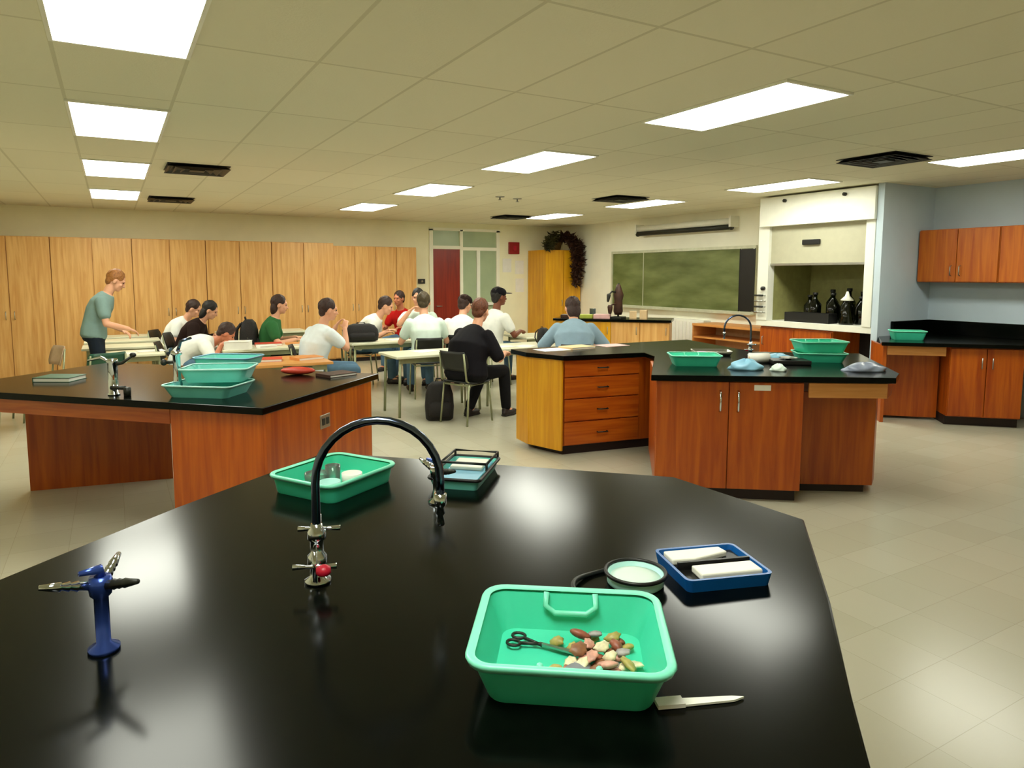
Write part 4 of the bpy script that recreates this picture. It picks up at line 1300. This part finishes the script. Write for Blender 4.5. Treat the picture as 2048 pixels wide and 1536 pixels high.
seated(3.47, 6.92, 22, 'large seated person in a black shirt with reddish hair, nearest the islands', 'chair_black', chair_label='black chair under the student in the black shirt', shirt='sh_black', hair='hair_red', trousers='tr_black', skin='skin1', lean=12, hunch=26, hpitch=12, hyaw=12, s=1.03, girth=1.38, knees=((.44, .16), (.44, -.14)), feet=((.18, .16), (.46, -.16)), shoes='shoe', sleeve=.9, hands=((.40, .20, .78), (.36, -.22, .74)))
seated(4.96, 9.06, 15, 'seated person in a white shirt and black cap by the notices', chair_label='chair of the student in the black cap', shirt='sh_white', hair='hair_black', skin='skin3', lean=8, hunch=12, hpitch=2, cap='sh_black', s=1.06, hyaw=-15)
seated(4.98, 7.00, 58, 'seated person in a slate blue shirt bent forward behind the right island', chair_label='chair of the student in slate blue', shirt='sh_slate', hair='hair_dark', skin='skin1', lean=20, hunch=28, hpitch=24, hyaw=10, s=1.06, girth=1.3, hands=((.36, .20, .77), (.38, -.22, .76)), elbow=(-.4, .75, -.5), sleeve=1.3, hairlen=.03)

# spare chairs at the far left
c1 = make_chair(M['chair_tan'], 'tan chair at the far left edge behind the left island', (-.80, 9.5, 0), R(200))
make_chair(M['chair_green'], 'dark green chair nearest the left island', (-.16, 8.72, 0), R(112))
make_chair(M['chair_green'], 'dark green chair beside the tan chair by the left wall', (-.95, 8.85, 0), R(20))

# ---------------------------------------------------------------- bags and papers on the tables
def backpack(loc, rz, label, m='nylon', s=1.0):
    t = thing('backpack', label, 'backpack', loc, rz, 'black student bags')
    t.scale = (s, s, s)
    rings = []
    for z, w_, d_ in ((0, .26, .15), (.02, .31, .19), (.16, .33, .21), (.30, .31, .20), (.40, .25, .15), (.44, .16, .08)):
        rings.append(rrect(w_, d_, min(w_, d_) * .35, z))
    obj('sack', MB().ring_loft(rings), m, t, True)
    rings = []
    for z, w_, y0 in ((.05, .20, -.15), (.07, .24, -.165), (.20, .24, -.165), (.23, .20, -.14)):
        rings.append([(p[0], p[1] * .5 + y0 + .06, z) for p in rrect(w_, .10, .03, 0)])
    obj('pocket', MB().ring_loft(rings), m, t, True)
    for sg in (-1, 1):
        obj('strap', MB().tube([(sg * .08, .08, .40), (sg * .10, .14, .32), (sg * .11, .15, .18), (sg * .11, .10, .05)], .014, 8), m, t, True)
    obj('grab_loop', MB().tube([(-.04, .03, .43), (-.03, .04, .47), (.03, .04, .47), (.04, .03, .43)], .008, 8), m, t, True)
    return t
backpack((3.20, 7.14, 0), R(-20), 'black backpack on the floor beside the black-shirted student')
backpack((1.63, 10.05, .53), R(75), 'black backpack against the back of the student in green', s=1.15)
b_ = backpack((3.02, 9.38, .725), R(-10), 'black bag lying on the table behind the raised-hands student', s=.72)
b_.scale = (1.45, 1.0, .56)
b_ = backpack((5.35, 8.15, .0), R(30), 'dark bag standing right of the table with books', s=1.5)
b_.location = (5.02, 7.78, .725); b_.scale = (.6, .6, .5)

def paper(x, y, z, rz, label, m='paper', w_=.30, d_=.21):
    o = tag(obj('paper_sheet', MB().box(-w_ / 2, w_ / 2, -d_ / 2, d_ / 2, 0, .003), m, loc=(x, y, z)), label, 'paper', 'papers on the student tables')
    o.rotation_euler = (0, 0, R(rz))
paper(.38, 9.48, .721, 10, 'white paper on the table nearest the teacher, the right of two')
paper(.06, 9.32, .721, -15, 'white paper on the table nearest the teacher, the left of two')
paper(3.30, 7.78, .721, 20, 'white paper on the table left of the black shirt')
paper(4.40, 7.78, .721, 5, 'white paper in front of the student in black')
paper(4.70, 7.70, .721, 40, 'white paper at the elbow of the student in slate blue')
paper(3.55, 9.40, .721, 12, 'white paper between the mint shirt and the black bag')
book((1.36, 9.20, .72), (.30, .24, .10), R(-20), 'paper', 'thick white binder beside the bowed student')
book((1.70, 9.18, .72), (.22, .16, .03), R(10), 'paper', 'small white book right of the thick white binder')
book((1.78, 9.50, .72), (.34, .24, .03), R(-8), 'red_book', 'red covered book behind the white binder and small white book')
book((2.18, 9.40, .72), (.34, .24, .025), R(6), 'orange_book', 'orange covered book at the right end of the book table')
book((1.42, 7.75, .72), (.34, .24, .03), R(-12), 'red_book', 'red covered book on the oak table behind the left island')
book((1.85, 7.70, .72), (.30, .22, .03), R(15), 'orange_book', 'orange covered book on the oak table behind the left island')

# ---------------------------------------------------------------- camera
cam = bpy.data.cameras.new('camera')
cam.sensor_fit = 'HORIZONTAL'
cam.sensor_width = 36.0
cam.lens = 1380.0 / 2048.0 * 36.0
cam.shift_x = (1024 - 1005) / 2048.0
cam.shift_y = -(768 - 690) / 2048.0
cam.clip_start = .02
co = bpy.data.objects.new('camera', cam)
COL.objects.link(co)
co.location = (0, 0, 1.65)
co.rotation_euler = (R(90 - 5.793), 0, R(-29.444))
S.camera = co

wd = bpy.data.worlds.new('world')
wd.use_nodes = True
wd.node_tree.nodes['Background'].inputs['Color'].default_value = (.02, .02, .02, 1)
S.world = wd
S.view_settings.view_transform = 'Standard'
S.view_settings.look = 'None'
S.view_settings.gamma = 1.0
S.view_settings.use_curve_mapping = False
S.view_settings.exposure = 0.2
S.cycles.use_denoising = True
S.cycles.max_bounces = 8
S.cycles.diffuse_bounces = 5
S.cycles.glossy_bounces = 4
S.cycles.sample_clamp_indirect = 8
